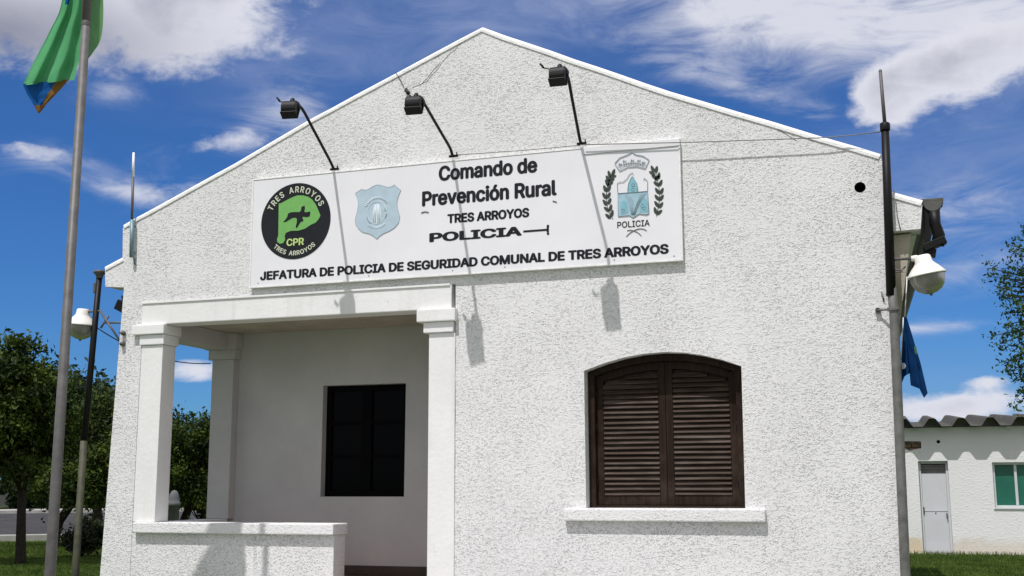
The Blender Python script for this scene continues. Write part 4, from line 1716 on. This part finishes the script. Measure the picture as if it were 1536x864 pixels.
# ------------------------------------------------------------------ flags
def flagpole():
    k = 0.77
    def onpole(px, py, Y=-2.07):
        return at(px, py, Y)
    p0 = onpole(75, 860)
    p1 = onpole(131.5, 0)
    d = (p1 - p0).normalized()
    foot = p0 - d * (p0.z / d.z)
    top = p1 + d * ((6.55 - p1.z) / d.z)
    t = thing('flagpole', 'grey steel flagpole standing on the lawn before the left corner', 'flagpole', tuple(foot))
    bm = BM()
    jt = p1.lerp(p0, 0.045)
    tube(bm, [foot, p0, jt], [0.0385, 0.038, 0.032], 16)
    lathe(bm, [(0.033, -0.02), (0.0345, 0.0), (0.031, 0.02)], jt, d, 16)
    tube(bm, [jt, top], [0.0305, 0.026], 16)
    obj('shaft', bm, M['galv'], t)
    bm = BM()
    lathe(bm, [(0.022, 0.0), (0.045, 0.02), (0.055, 0.05), (0.04, 0.085), (0.0, 0.1)], top, d, 16)
    obj('finial', bm, M['galv'], t)
    bm = BM()
    hal = [onpole(128, -150, -2.02), onpole(121, 96, -2.02), onpole(116, 170, -2.04), onpole(112, 260, -2.045)]
    tube(bm, hal, 0.004, 6)
    obj('halyard', bm, M['blackwire'], t)

    # the flag, hanging in folds: each panel is a grid between two drawn edges
    root = thing('flag', 'green and blue flag hanging limp from the flagpole', 'flag', tuple(onpole(128, -170, -2.0)))
    def sheet(bm, left, right, nu, nv, Y, fold, waves, phase, matfn, tilt=0.0):
        def ev(P, v):
            n = len(P) - 1
            f = v * n
            i = min(int(f), n - 1)
            u = f - i
            p0, p1_, p2, p3 = P[max(i - 1, 0)], P[i], P[i + 1], P[min(i + 2, n)]
            return tuple(0.5 * (2 * b + (c - a) * u + (2 * a - 5 * b + 4 * c - e) * u * u + (-a + 3 * b - 3 * c + e) * u ** 3) for a, b, c, e in zip(p0, p1_, p2, p3))
        g = []
        for j in range(nv + 1):
            v = j / nv
            a, b = ev(left, v), ev(right, v)
            row = []
            for i in range(nu + 1):
                u = i / nu
                x, y = a[0] + (b[0] - a[0]) * u, a[1] + (b[1] - a[1]) * u
                yy = Y + drape(u, v) + fold * (0.25 + 0.75 * v) * math.sin(phase + waves * 2 * math.pi * (u ** 0.9) + 1.3 * v) + tilt * u
                yy += 0.014 * mnoise.noise(Vector((u * 5, v * 6, phase)))
                row.append(bm.verts.new(at(x, y, yy)))
            g.append(row)
        for j in range(nv):
            for i in range(nu):
                f = bm.faces.new((g[j][i], g[j][i + 1], g[j + 1][i + 1], g[j + 1][i]))
                f.smooth = True
                f.material_index = matfn((i + .5) / nu, (j + .5) / nv)
    def drape(u, v):
        # the cloth is blown a little towards the building below its hoist
        return 0.08 * sm(0.0, 0.25, v) if not whole else 0.08
    whole = False
    bm = BM()
    # main hanging sheet, green below, blue above
    sheet(bm, [(118, -175), (97, -100), (93, 0), (74, 48), (50, 94), (36, 124), (34, 128)],
          [(132, -168), (131, -90), (130, 0), (124, 40), (122, 80), (116, 100), (111, 120)],
          40, 60, -2.0, 0.045, 2.3, 0.4, lambda u, v: 1 if v < 0.315 + 0.03 * math.sin(u * 7) else 0)
    obj('cloth', bm, [M['flag_green'], M['flag_blue']], root)
    whole = True
    bm = BM()
    # turned-up corner: the reverse of the blue band with an ochre edge
    sheet(bm, [(34, 126), (40, 140), (50, 156), (57, 170)], [(104, 119), (90, 135), (72, 154), (59, 170)], 24, 14, -1.985, 0.01, 0.8, 1.0,
          lambda u, v: 1 if (u > 0.72 - 0.1 * v or v > 0.72) else 0)
    obj('turned_corner', bm, [M['flag_blue'], M['flag_brown']], root)
    whole = False
    bm = BM()
    # the part on the far side of the pole
    sheet(bm, [(134, -168), (128, -60), (122, 20), (124, 60), (122, 80), (120, 100)], [(136, -168), (150, -70), (155, 5), (152, 55), (140, 78), (121, 102)], 16, 36, -1.86, 0.018, 1.1, 2.0,
          lambda u, v: 1 if v < 0.36 else 0)
    obj('back_fold', bm, [M['flag_pale'], M['flag_blue']], root)


flagpole()


def blue_flag():
    Y = 0.06
    root = thing('flag', 'small dark blue flag hanging on a cord below the right eave', 'flag', tuple(at(1357, 474, Y)))
    bm = BM()
    tube(bm, [at(1360.5, 415, Y), at(1359, 445, Y), at(1357, 476, Y)], 0.0045, 6)
    tube(bm, [at(1355, 476, Y), at(1352, 530, Y + .01), at(1347, 580, Y)], 0.004, 6)
    obj('cord', bm, M['mast'], root)
    edges_l = [(1355, 474), (1353, 500), (1352, 530), (1352, 550), (1352, 566)]
    bm = BM()
    rows = 34
    def interp(P, v):
        f = v * (len(P) - 1)
        i = min(int(f), len(P) - 2)
        u = f - i
        return (P[i][0] + (P[i + 1][0] - P[i][0]) * u, P[i][1] + (P[i + 1][1] - P[i][1]) * u)
    left = [(1355, 474), (1353, 495), (1352, 520), (1352, 540), (1352, 556), (1351, 570)]
    right = [(1359.5, 474), (1366, 495), (1374, 522), (1381, 545), (1386, 566), (1391.5, 590)]
    hem = [(1351, 570), (1359, 563), (1364.5, 560), (1366, 578), (1379, 583), (1386, 597), (1391.5, 590)]
    # rows fan from the knot to the uneven hem
    nu = 24
    g = []
    for i in range(nu + 1):
        u = i / nu
        e = interp(hem, u)
        col = []
        for j in range(rows + 1):
            v = j / rows
            s = (1355 + 4.5 * u, 474)
            # bow the outer columns along the side edges
            bx = s[0] + (e[0] - s[0]) * v
            by = s[1] + (e[1] - s[1]) * v
            if u < 0.15:
                lx = interp(left, v)
                w = 1 - u / 0.15
                bx, by = bx + (lx[0] - bx) * w, by + (lx[1] - by) * w
            if u > 0.85:
                rx = interp(right, v)
                w = (u - 0.85) / 0.15
                bx, by = bx + (rx[0] - bx) * w, by + (rx[1] - by) * w
            yy = Y + 0.03 * v * math.sin(u * 2 * math.pi * 2.1 + 0.8 + v) + 0.012 * mnoise.noise(Vector((u * 6, v * 5, 4)))
            col.append(bm.verts.new(at(bx, by, yy)))
        g.append(col)
    for i in range(nu):
        for j in range(rows):
            f = bm.faces.new((g[i][j], g[i + 1][j], g[i + 1][j + 1], g[i][j + 1]))
            f.smooth = True
    obj('cloth', bm, M['flag_navy'], root)
    bm = BM()
    sp_ = [(1371, 520), (1374, 519), (1376, 528), (1375, 532), (1372.5, 529)]
    vs = [bm.verts.new(at(x, y, Y - 0.045)) for x, y in sp_]
    bm.faces.new(vs)
    obj('emblem', bm, M['flag_spot'], root)
    bm = BM()
    vs = [bm.verts.new(at(x, y, Y - 0.042)) for x, y in [(1353, 544), (1357, 545), (1359, 549), (1357, 553), (1353, 554)]]
    bm.faces.new(vs)
    obj('white_patch', bm, M['flag_white'], root)
    # loose tail of the cloth twisted round the cord
    bm = BM()
    tube(bm, [at(1354, 560, Y), at(1351, 570, Y), at(1349, 580, Y)], [0.02, 0.016, 0.006], 8)
    obj('cloth_tail', bm, M['flag_navy'], root)


blue_flag()

# ------------------------------------------------------------------ annex
def build_annex():
    t = thing('annex_building', 'low white rendered annex with wavy fibre cement roof', 'building', (3.0, 15.0, 0.28))
    Y = 15.0
    zb = 0.20
    dx0, dx1, dzt, dzb = 0.259, 0.800, 2.034, 0.300
    wx0, wx1, wz0, wz1 = 1.585, 2.80, 1.150, 1.998
    bx0, bx1, bz0, bz1 = 0.0, 0.335, 2.262, 2.412
    bm = BM()
    outer = [(-1.6, zb), (dx0, zb), (dx0, dzt), (dx1, dzt), (dx1, zb), (8.0, zb), (8.0, 2.672), (-1.6, 2.672)]
    patch = [(bx0 - 0.02, bz0 + 0.03), (0.05, bz0 + 0.01), (0.13, bz0 - 0.03), (0.20, bz0 - 0.005), (bx1 - 0.05, bz0 + 0.01), (bx1, bz0 + 0.015), (bx1 + 0.005, bz1 - 0.01), (bx1 - 0.02, bz1), (bx0, bz1 + 0.01)]
    plate(bm, [outer, [(wx0, wz0), (wx1, wz0), (wx1, wz1), (wx0, wz1)], patch], Y, Y + 0.2)
    box(bm, -1.6, -1.4, Y + 0.203, Y + 6, zb, 2.70)
    box(bm, 7.8, 8.0, Y + 0.203, Y + 6, zb, 2.70)
    box(bm, -1.6, 8.0, Y + 6.003, Y + 6.2, zb, 2.75)
    obj('wall', bm, M['annex'], t)
    bm = BM()
    for r in range(3):
        for c in range(3):
            xa = bx0 - 0.05 + c * 0.16 + (0.06 if r % 2 else 0)
            box(bm, xa, xa + 0.145, Y + 0.03 + random.uniform(0, 0.02), Y + 0.15, bz0 - 0.04 + r * 0.075, bz0 + 0.022 + r * 0.075, 0.004)
    obj('exposed_brick', bm, M['brick'], t)
    bm = BM()
    lathe(bm, [(0.0, -0.006), (0.028, -0.006), (0.034, 0.0)], (0.655, Y - 0.001, 2.40), Vector((0, 1, 0)), 14)
    obj('hole_shade_disc', bm, M['hole'], t)  # black disc laid on the wall for the shade in a small hole
    # footing
    bm = BM()
    box(bm, -1.6, 8.0, Y - 0.10, Y - 0.003, 0.1, 0.297, 0.01)
    obj('footing', bm, M['concrete'], t)
    # corrugated roof: rounded humps, level valleys, pitch 0.518 m
    bm = BM()
    pitch, hump = 0.518, 0.155
    def wave(x):
        u = ((x - 0.30) / pitch) % 1.0
        a = abs(u - 0.5) / 0.5          # 0 at hump centre, 1 at valley
        if a > 0.66:
            return 0.0
        s = min(1.0, (0.66 - a) / 0.46)
        return hump * (0.7 * s + 0.3 * s * s * (3 - 2 * s))
    n = 420
    x0, x1 = -1.9, 8.3
    ye, yb = Y - 0.30, Y + 6.5
    rows = []
    for (yy, zz) in ((ye, 2.675), (yb, 3.10)):
        rows.append(([bm.verts.new((x0 + (x1 - x0) * i / n, yy, zz + wave(x0 + (x1 - x0) * i / n) + 0.007)) for i in range(n + 1)],
                     [bm.verts.new((x0 + (x1 - x0) * i / n, yy, zz + wave(x0 + (x1 - x0) * i / n))) for i in range(n + 1)]))
    for i in range(n):
        bm.faces.new((rows[0][0][i], rows[0][0][i + 1], rows[1][0][i + 1], rows[1][0][i]))
        bm.faces.new((rows[0][1][i + 1], rows[0][1][i], rows[1][1][i], rows[1][1][i + 1]))
        bm.faces.new((rows[0][1][i], rows[0][1][i + 1], rows[0][0][i + 1], rows[0][0][i]))
    obj('roof', bm, M['fibre'], t)
    bm = BM()
    yc = Y + 0.12
    zr = 2.675 + (3.10 - 2.675) * (yc - ye) / (yb - ye)
    lo = [bm.verts.new((x0 + (x1 - x0) * i / n, yc, 2.676)) for i in range(n + 1)]
    hi = [bm.verts.new((x0 + (x1 - x0) * i / n, yc, zr - 0.003 + wave(x0 + (x1 - x0) * i / n))) for i in range(n + 1)]
    for i in range(n):
        bm.faces.new((lo[i], lo[i + 1], hi[i + 1], hi[i]))
    obj('eave_filler', bm, M['concrete'], t)
    # wall head closing the gap under the sheets
    # door
    bm = BM()
    box(bm, dx0 + 0.003, dx0 + 0.045, Y + 0.09, Y + 0.17, dzb - 0.005, dzt - 0.003, 0.003)
    box(bm, dx1 - 0.045, dx1 - 0.003, Y + 0.09, Y + 0.17, dzb - 0.005, dzt - 0.003, 0.003)
    box(bm, dx0 + 0.046, dx1 - 0.046, Y + 0.09, Y + 0.17, dzt - 0.05, dzt - 0.003, 0.003)
    d = obj('door', bm, M['door'], t)
    bm = BM()
    mid = 1.09
    lv0, lv1 = 1.80, 1.965
    xa, xb = dx0 + 0.047, dx1 - 0.047
    box(bm, xa, xb, Y + 0.115, Y + 0.145, dzb, mid - 0.012, 0.004)
    box(bm, xa, xb, Y + 0.115, Y + 0.145, mid + 0.012, lv0, 0.004)
    box(bm, xa, xb, Y + 0.108, Y + 0.148, mid - 0.011, mid + 0.011, 0.003)
    obj('door_leaf', bm, M['door'], d)
    bm = BM()
    for k in range(6):
        obox(bm, ((xa + xb) / 2, Y + 0.13, lv0 + 0.015 + k * 0.027), Vector((1, 0, 0)), Vector((0, 0.8, 0.6)), Vector((0, -0.6, 0.8)), (xb - xa) / 2 - 0.002, 0.017, 0.002)
    obj('louvre', bm, M['concrete'], d)
    bm = BM()
    box(bm, xb - 0.035, xb - 0.015, Y + 0.09, Y + 0.114, 0.95, 1.05, 0.003)
    tube(bm, [(xb - 0.025, Y + 0.10, 0.96), (xb - 0.025, Y + 0.07, 0.965), (xb - 0.025, Y + 0.065, 1.0), (xb - 0.025, Y + 0.07, 1.035), (xb - 0.025, Y + 0.10, 1.04)], 0.008, 8)
    obj('handle', bm, M['darkgrey'], d)
    bm = BM()
    lathe(bm, [(0.0, -0.01), (0.012, -0.006), (0.014, 0.0)], ((xa + xb) / 2, Y + 0.115, mid - 0.045), Vector((0, 1, 0)), 10)
    obj('peephole', bm, M['darkgrey'], d)
    bm = BM()
    box(bm, xa + 0.003, xa + 0.022, Y + 0.09, Y + 0.114, 1.03, 1.16, 0.003)
    obj('bolt', bm, M['darkgrey'], d)
    # window
    bm = BM()
    f = 0.045
    box(bm, wx0 + 0.002, wx0 + f, Y + 0.09, Y + 0.15, wz0 + 0.002, wz1 - 0.002, 0.004)
    box(bm, wx1 - f, wx1 - 0.002, Y + 0.09, Y + 0.15, wz0 + 0.002, wz1 - 0.002, 0.004)
    box(bm, wx0 + f + .001, wx1 - f - .001, Y + 0.09, Y + 0.15, wz0 + 0.002, wz0 + f, 0.004)
    box(bm, wx0 + f + .001, wx1 - f - .001, Y + 0.09, Y + 0.15, wz1 - f, wz1 - 0.002, 0.004)
    for x in (1.99, 2.40):
        box(bm, x - 0.024, x + 0.024, Y + 0.085, Y + 0.15, wz0 + f + .001, wz1 - f - .001, 0.004)
    box(bm, wx0 - 0.02, wx1 + 0.02, Y - 0.02, Y + 0.088, wz0 - 0.028, wz0 + 0.001, 0.005)
    w = obj('window', bm, M['alu'], t)
    bm = BM()
    box(bm, wx0 + 0.02, wx1 - 0.02, Y + 0.122, Y + 0.128, wz0 + 0.02, wz1 - 0.02)
    obj('pane', bm, M['green_glass'], w)


build_annex()


# ------------------------------------------------------------------ vegetation
def leaf_mesh(bm, centres, count, sig, size, flat=0.75, up=0.35, rnd=random):
    for (c, s) in centres:
        for _ in range(count):
            p = Vector(c) + Vector((rnd.gauss(0, sig * s), rnd.gauss(0, sig * s), rnd.gauss(0, sig * s * flat)))
            nrm = Vector((rnd.gauss(0, 1), rnd.gauss(0, 1), rnd.gauss(0, 1) + up)).normalized()
            a = nrm.orthogonal().normalized()
            a = (Matrix.Rotation(rnd.uniform(0, 6.28), 3, nrm) @ a)
            b = nrm.cross(a)
            l = size * rnd.uniform(0.65, 1.35)
            w = l * rnd.uniform(0.38, 0.55)
            v = [bm.verts.new(p - a * l), bm.verts.new(p + b * w - a * l * 0.1 + nrm * l * 0.15), bm.verts.new(p + a * l), bm.verts.new(p - b * w - a * l * 0.1 + nrm * l * 0.15)]
            bm.faces.new((v[0], v[1], v[2]))
            bm.faces.new((v[0], v[2], v[3]))


def crown_centres(c, rx, ry, rz, n, rnd, lobes=7, fill=0.5):
    """uneven crown: clumps gathered on a handful of lobes of differing size"""
    L = []
    for i in range(lobes):
        th = rnd.uniform(0, 6.28)
        z = rnd.uniform(-0.75, 0.85)
        k = math.sqrt(max(0, 1 - z * z)) * rnd.uniform(0.45, 0.75)
        L.append((Vector((k * math.cos(th) * rx, k * math.sin(th) * ry, z * 0.66 * rz)), rnd.uniform(0.32, 0.52)))
    L.append((Vector((0, 0, 0)), 0.55))
    out = []
    for _ in range(n):
        lc, lr = rnd.choice(L)
        d = Vector((rnd.gauss(0, 1), rnd.gauss(0, 1), rnd.gauss(0, 1))).normalized()
        r = rnd.uniform(fill, 1.0)
        out.append((Vector(c) + lc + Vector((d.x * rx * lr * r, d.y * ry * lr * r, d.z * rz * lr * r)), rnd.uniform(0.6, 1.2)))
    return out


def tree(name, label, foot, crown_c, rx, rz, mat, n=170, per=46, size=0.085, trunk_r=0.12, lean=(0, 0), seed=1, lobes=8, sig=0.16, group=None, fork=None):
    rnd = random.Random(seed)
    foot = Vector(foot)
    cc = Vector(crown_c)
    t = thing(name, label, 'tree', tuple(foot), group)
    bm = BM()
    fork = Vector(fork) if fork else Vector((cc.x, cc.y, cc.z - rz * 0.72))
    mid = foot.lerp(fork, 0.5) + Vector((lean[0], lean[1], 0))
    tube(bm, [foot - Vector((0, 0, 0.1)), foot + Vector((0, 0, 0.12)), mid, fork], [trunk_r * 1.35, trunk_r * 1.05, trunk_r * 0.9, trunk_r * 0.78], 10)
    for i in range(7):
        a = i * 0.9 + rnd.uniform(-0.3, 0.3)
        e = cc + Vector((math.cos(a) * rx * 0.6, math.sin(a) * rx * 0.6, rnd.uniform(-0.2, 0.55) * rz))
        m_ = fork.lerp(e, 0.45) + Vector((rnd.uniform(-.1, .1), rnd.uniform(-.1, .1), 0.12 * rz))
        tube(bm, [fork - Vector((0, 0, 0.05)), m_, e], [trunk_r * 0.6, trunk_r * 0.35, trunk_r * 0.1], 7)
    obj('trunk', bm, M['bark'], t)
    bm = BM()
    leaf_mesh(bm, crown_centres(cc, rx, rx, rz, n, rnd, lobes), per, sig * rx / 1.2, size, rnd=rnd)
    obj('crown', bm, mat, t)
    return t


def gpt(px, d):
    """ground point in the direction of px at horizontal distance d from the camera"""
    q = ray(px, 728)
    q = Vector((q.x, q.y, 0)).normalized()
    p = EY0 + q * d
    p.z = zg(p.x, p.y)
    return p


def hpt(px, py, d):
    """point on the sight line at horizontal distance d"""
    q = ray(px, py)
    return EYE + q * (d / math.hypot(q.x, q.y))


def build_left_trees():
    # nearest street tree: round dark crown
    d = 27.0
    tree('street_tree', 'large dark leafy tree with straight trunk left of the flagpole', gpt(38, d), hpt(2, 622, d), 1.5, 2.05, M['leaf_dark'], 260, 150, 0.060, 0.105, seed=4, lobes=12, fork=hpt(33, 735, d))
    d = 33.0
    tree('street_tree', 'dark spreading tree behind the dark lamp pole', gpt(85, d) , hpt(122, 668, d), 1.9, 1.75, M['leaf_dark'], 230, 130, 0.064, 0.13, (-0.2, 0), seed=9)
    d = 42.0
    tree('feathery_tree', 'grey green feathery tree rising behind the lamp pole', gpt(150, d), hpt(150, 645, d), 1.9, 2.5, M['leaf_blue'], 330, 75, 0.065, 0.16, seed=14, lobes=12, sig=0.13)
    # through the porch
    d = 34.0
    tree('street_tree', 'rounded tree seen through the porch side opening', gpt(271, d), hpt(291, 692, d), 1.62, 1.42, M['leaf_mid'], 260, 130, 0.060, 0.13, (-0.12, 0.1), seed=21, lobes=10)
    # dark mass across the road: one by one
    for i, (px, d, hh, w) in enumerate(((-35, 61, 6.0, 3.0), (28, 64, 6.2, 3.1), (88, 62, 7.0, 3.3), (140, 65, 6.8, 3.1), (190, 64, 6.4, 3.2))):
        f = gpt(px, d)
        tree('broadleaf_tree', ['dark tree at the photo edge across the road', 'dark tree across the road behind the nearest trunk', 'dark tree across the road behind the flagpole',
                                'dark tree across the road between the two left poles', 'dark tree across the road hidden mostly by the left wall'][i],
             f, (f.x, f.y, f.z + hh * 0.52), w, hh * 0.46, M['leaf_far'], 150, 60, 0.17, 0.2, seed=40 + i, sig=0.18, group='trees across the road')
    # shrubs
    def shrub(label, c, rx, rz, mat, n, per, size, seed, name='shrub'):
        rnd = random.Random(seed)
        t = thing(name, label, 'shrub', tuple(c))
        bm = BM()
        for i in range(9):
            a = rnd.uniform(0, 6.28)
            tube(bm, [c, c + Vector((math.cos(a) * rx * 0.5, math.sin(a) * rx * 0.5, rz * 1.2))], [0.02, 0.005], 5)
        obj('stem', bm, M['bark'], t)
        bm = BM()
        leaf_mesh(bm, crown_centres(c + Vector((0, 0, rz * 0.75)), rx, rx, rz, n, rnd, 6), per, 0.10, size, rnd=rnd)
        obj('foliage', bm, mat, t)
    shrub('dark spiky shrub on the lawn beside the foot of the left pole', gpt(128, 29), 0.62, 0.46, M['shrub'], 70, 40, 0.07, 3)
    shrub('bright green bush behind the porch, upper of the two', gpt(300, 40) + Vector((0, 0, 0.35)), 0.9, 0.45, M['leaf_bright'], 60, 40, 0.09, 5)
    shrub('bright green low bush behind the porch, lower of the two', gpt(296, 32), 0.62, 0.36, M['leaf_bright'], 50, 40, 0.07, 6)
    shrub('dark low bush before the far grey wall', gpt(42, 60), 1.3, 0.75, M['leaf_far'], 70, 40, 0.13, 7)
    shrub('dark low bush at the far road edge beside the flagpole', gpt(62, 60), 1.5, 1.1, M['leaf_far'], 70, 40, 0.13, 8)
    # grey wall across the road
    a, b = gpt(-40, 69), gpt(64, 69)
    bm = BM()
    dvec = (b - a)
    dvec.z = 0
    dvec.normalize()
    nrm = Vector((-dvec.y, dvec.x, 0))
    for s0, s1, z1 in ((0.0, 1.0, 1.45),):
        p, q = a.lerp(b, s0), a.lerp(b, s1)
        lo = [p, q, q + nrm * 0.2, p + nrm * 0.2]
        vl = [bm.verts.new((v.x, v.y, 0.2)) for v in lo]
        vh = [bm.verts.new((v.x, v.y, v.z + z1)) for v in lo]
        bm.faces.new(vh)
        for i in range(4):
            bm.faces.new((vl[i], vl[(i + 1) % 4], vh[(i + 1) % 4], vh[i]))
    bmesh.ops.recalc_face_normals(bm, faces=list(bm.faces))
    o = obj('garden_wall', bm, M['grey_wall'])
    tag(o, 'grey plastered garden wall across the road under the trees', 'wall')
    # rounded concrete post seen through the porch
    c = gpt(262, 30)
    bm = BM()
    top = hpt(262, 735, 30).z
    h = top - c.z
    lathe(bm, [(0.14, 0.0), (0.135, h * 0.74), (0.165, h * 0.745), (0.165, h * 0.80), (0.14, h * 0.81), (0.135, h * 0.86), (0.105, h * 0.94), (0.06, h * 0.985), (0.0, h)], c, Vector((0, 0, 1)), 18)
    tag(obj('stone_post', bm, M['grey_wall']), 'grey round topped post seen through the porch beside the tree trunk', 'post')


build_left_trees()


def build_right_tree():
    rnd = random.Random(77)
    d = 14.0
    foot = gpt(1690, d)
    t = thing('leaning_tree', 'light airy tree reaching in from the right photo edge', 'tree', tuple(foot))
    fork = hpt(1660, 470, d)
    bm = BM()
    tube(bm, [foot - Vector((0, 0, .1)), foot.lerp(fork, .5) + Vector((0.1, 0, 0)), fork], [0.16, 0.13, 0.10], 10)
    tips = [(1484, 402, 0), (1512, 366, .3), (1490, 428, -.2), (1532, 340, .1), (1500, 430, .4), (1516, 452, -.3), (1510, 487, .1), (1488, 504, 0), (1520, 520, .4), (1510, 545, -.2), (1528, 500, -.4),
            (1502, 548, .2), (1524, 570, 0.3), (1535, 590, 0), (1540, 420, .3), (1535, 385, -.3), (1545, 460, 0), (1550, 540, .2), (1560, 360, .2), (1560, 490, .1), (1570, 410, -.2), (1575, 560, .1),
            (1535, 405, -.1), (1520, 395, .15), (1545, 380, .3)]
    cl = []
    tips += [(x + 9, y + 13, -dd) for (x, y, dd) in tips] + [(1522, 600, .1), (1538, 612, -.1), (1508, 470, .2), (1530, 472, .1), (1500, 412, .1)]
    for (x, y, dd) in tips:
        e = hpt(x, y, d + dd)
        m_ = fork.lerp(e, 0.55) + Vector((0, 0, rnd.uniform(-0.05, 0.14)))
        q = [fork, fork.lerp(m_, .5) + Vector((0, 0, 0.05)), m_, m_.lerp(e, .6) + Vector((0, 0, rnd.uniform(-.03, .03))), e]
        tube(bm, q, [0.05, 0.03, 0.014, 0.007, 0.003], 6)
        for u in (1.0, 0.97, 0.92, 0.86, 0.8, 0.72, 0.62):
            p = q[2].lerp(e, (u - 0.55) / 0.45) if u > 0.55 else m_
            cl.append((p + Vector((rnd.gauss(0, .035), rnd.gauss(0, .05), rnd.gauss(0, .03))), rnd.uniform(0.5, 1.1)))
    # fuller body of leaves beyond the edge
    for _ in range(120):
        a = Vector((rnd.gauss(0, 1), rnd.gauss(0, 1), rnd.gauss(0, 1))).normalized() * rnd.uniform(0.3, 1.0)
        c0 = hpt(1690, 440, d)
        cl.append((c0 + Vector((a.x * 1.1, a.y * 1.1, a.z * 1.3)), rnd.uniform(1.0, 2.2)))
    obj('trunk', bm, M['bark'], t)
    bm = BM()
    leaf_mesh(bm, cl, 10, 0.055, 0.026, 1.0, 0.2, rnd)
    obj('crown', bm, M['leaf_right'], t)


build_right_tree()


def build_grass():
    rnd = random.Random(5)
    bm = BM()
    def blade(p, h, w):
        a = rnd.uniform(0, 6.28)
        s = Vector((math.cos(a), math.sin(a), 0)) * w
        l = Vector((rnd.gauss(0, .35), rnd.gauss(0, .35), 1)).normalized() * h
        v = [bm.verts.new(p - s), bm.verts.new(p + s), bm.verts.new(p + l)]
        bm.faces.new(v)
    for _ in range(26000):
        px = rnd.uniform(-10, 165)
        d = 20 + 15.5 * rnd.random() ** 1.2
        p = gpt(px, d)
        tuft = mnoise.noise(p * 0.9)
        h = 0.035 + 0.05 * max(0, tuft) + 0.02 * rnd.random()
        if d > 31:
            h *= 1.8
        blade(p, h, 0.007 + d * 0.0002)
    for _ in range(22000):
        px = rnd.uniform(1345, 1545)
        d = rnd.uniform(14.5, 23.85)
        p = gpt(px, d)
        if p.y > 14.88:
            continue
        blade(p, 0.03 + 0.03 * rnd.random() + (0.05 if p.y > 14.6 else 0), 0.006)
    o = obj('grass', bm, M['blade'])
    o['kind'] = 'stuff'
    o['label'] = 'short mown grass on both lawns'
    return o


build_grass()
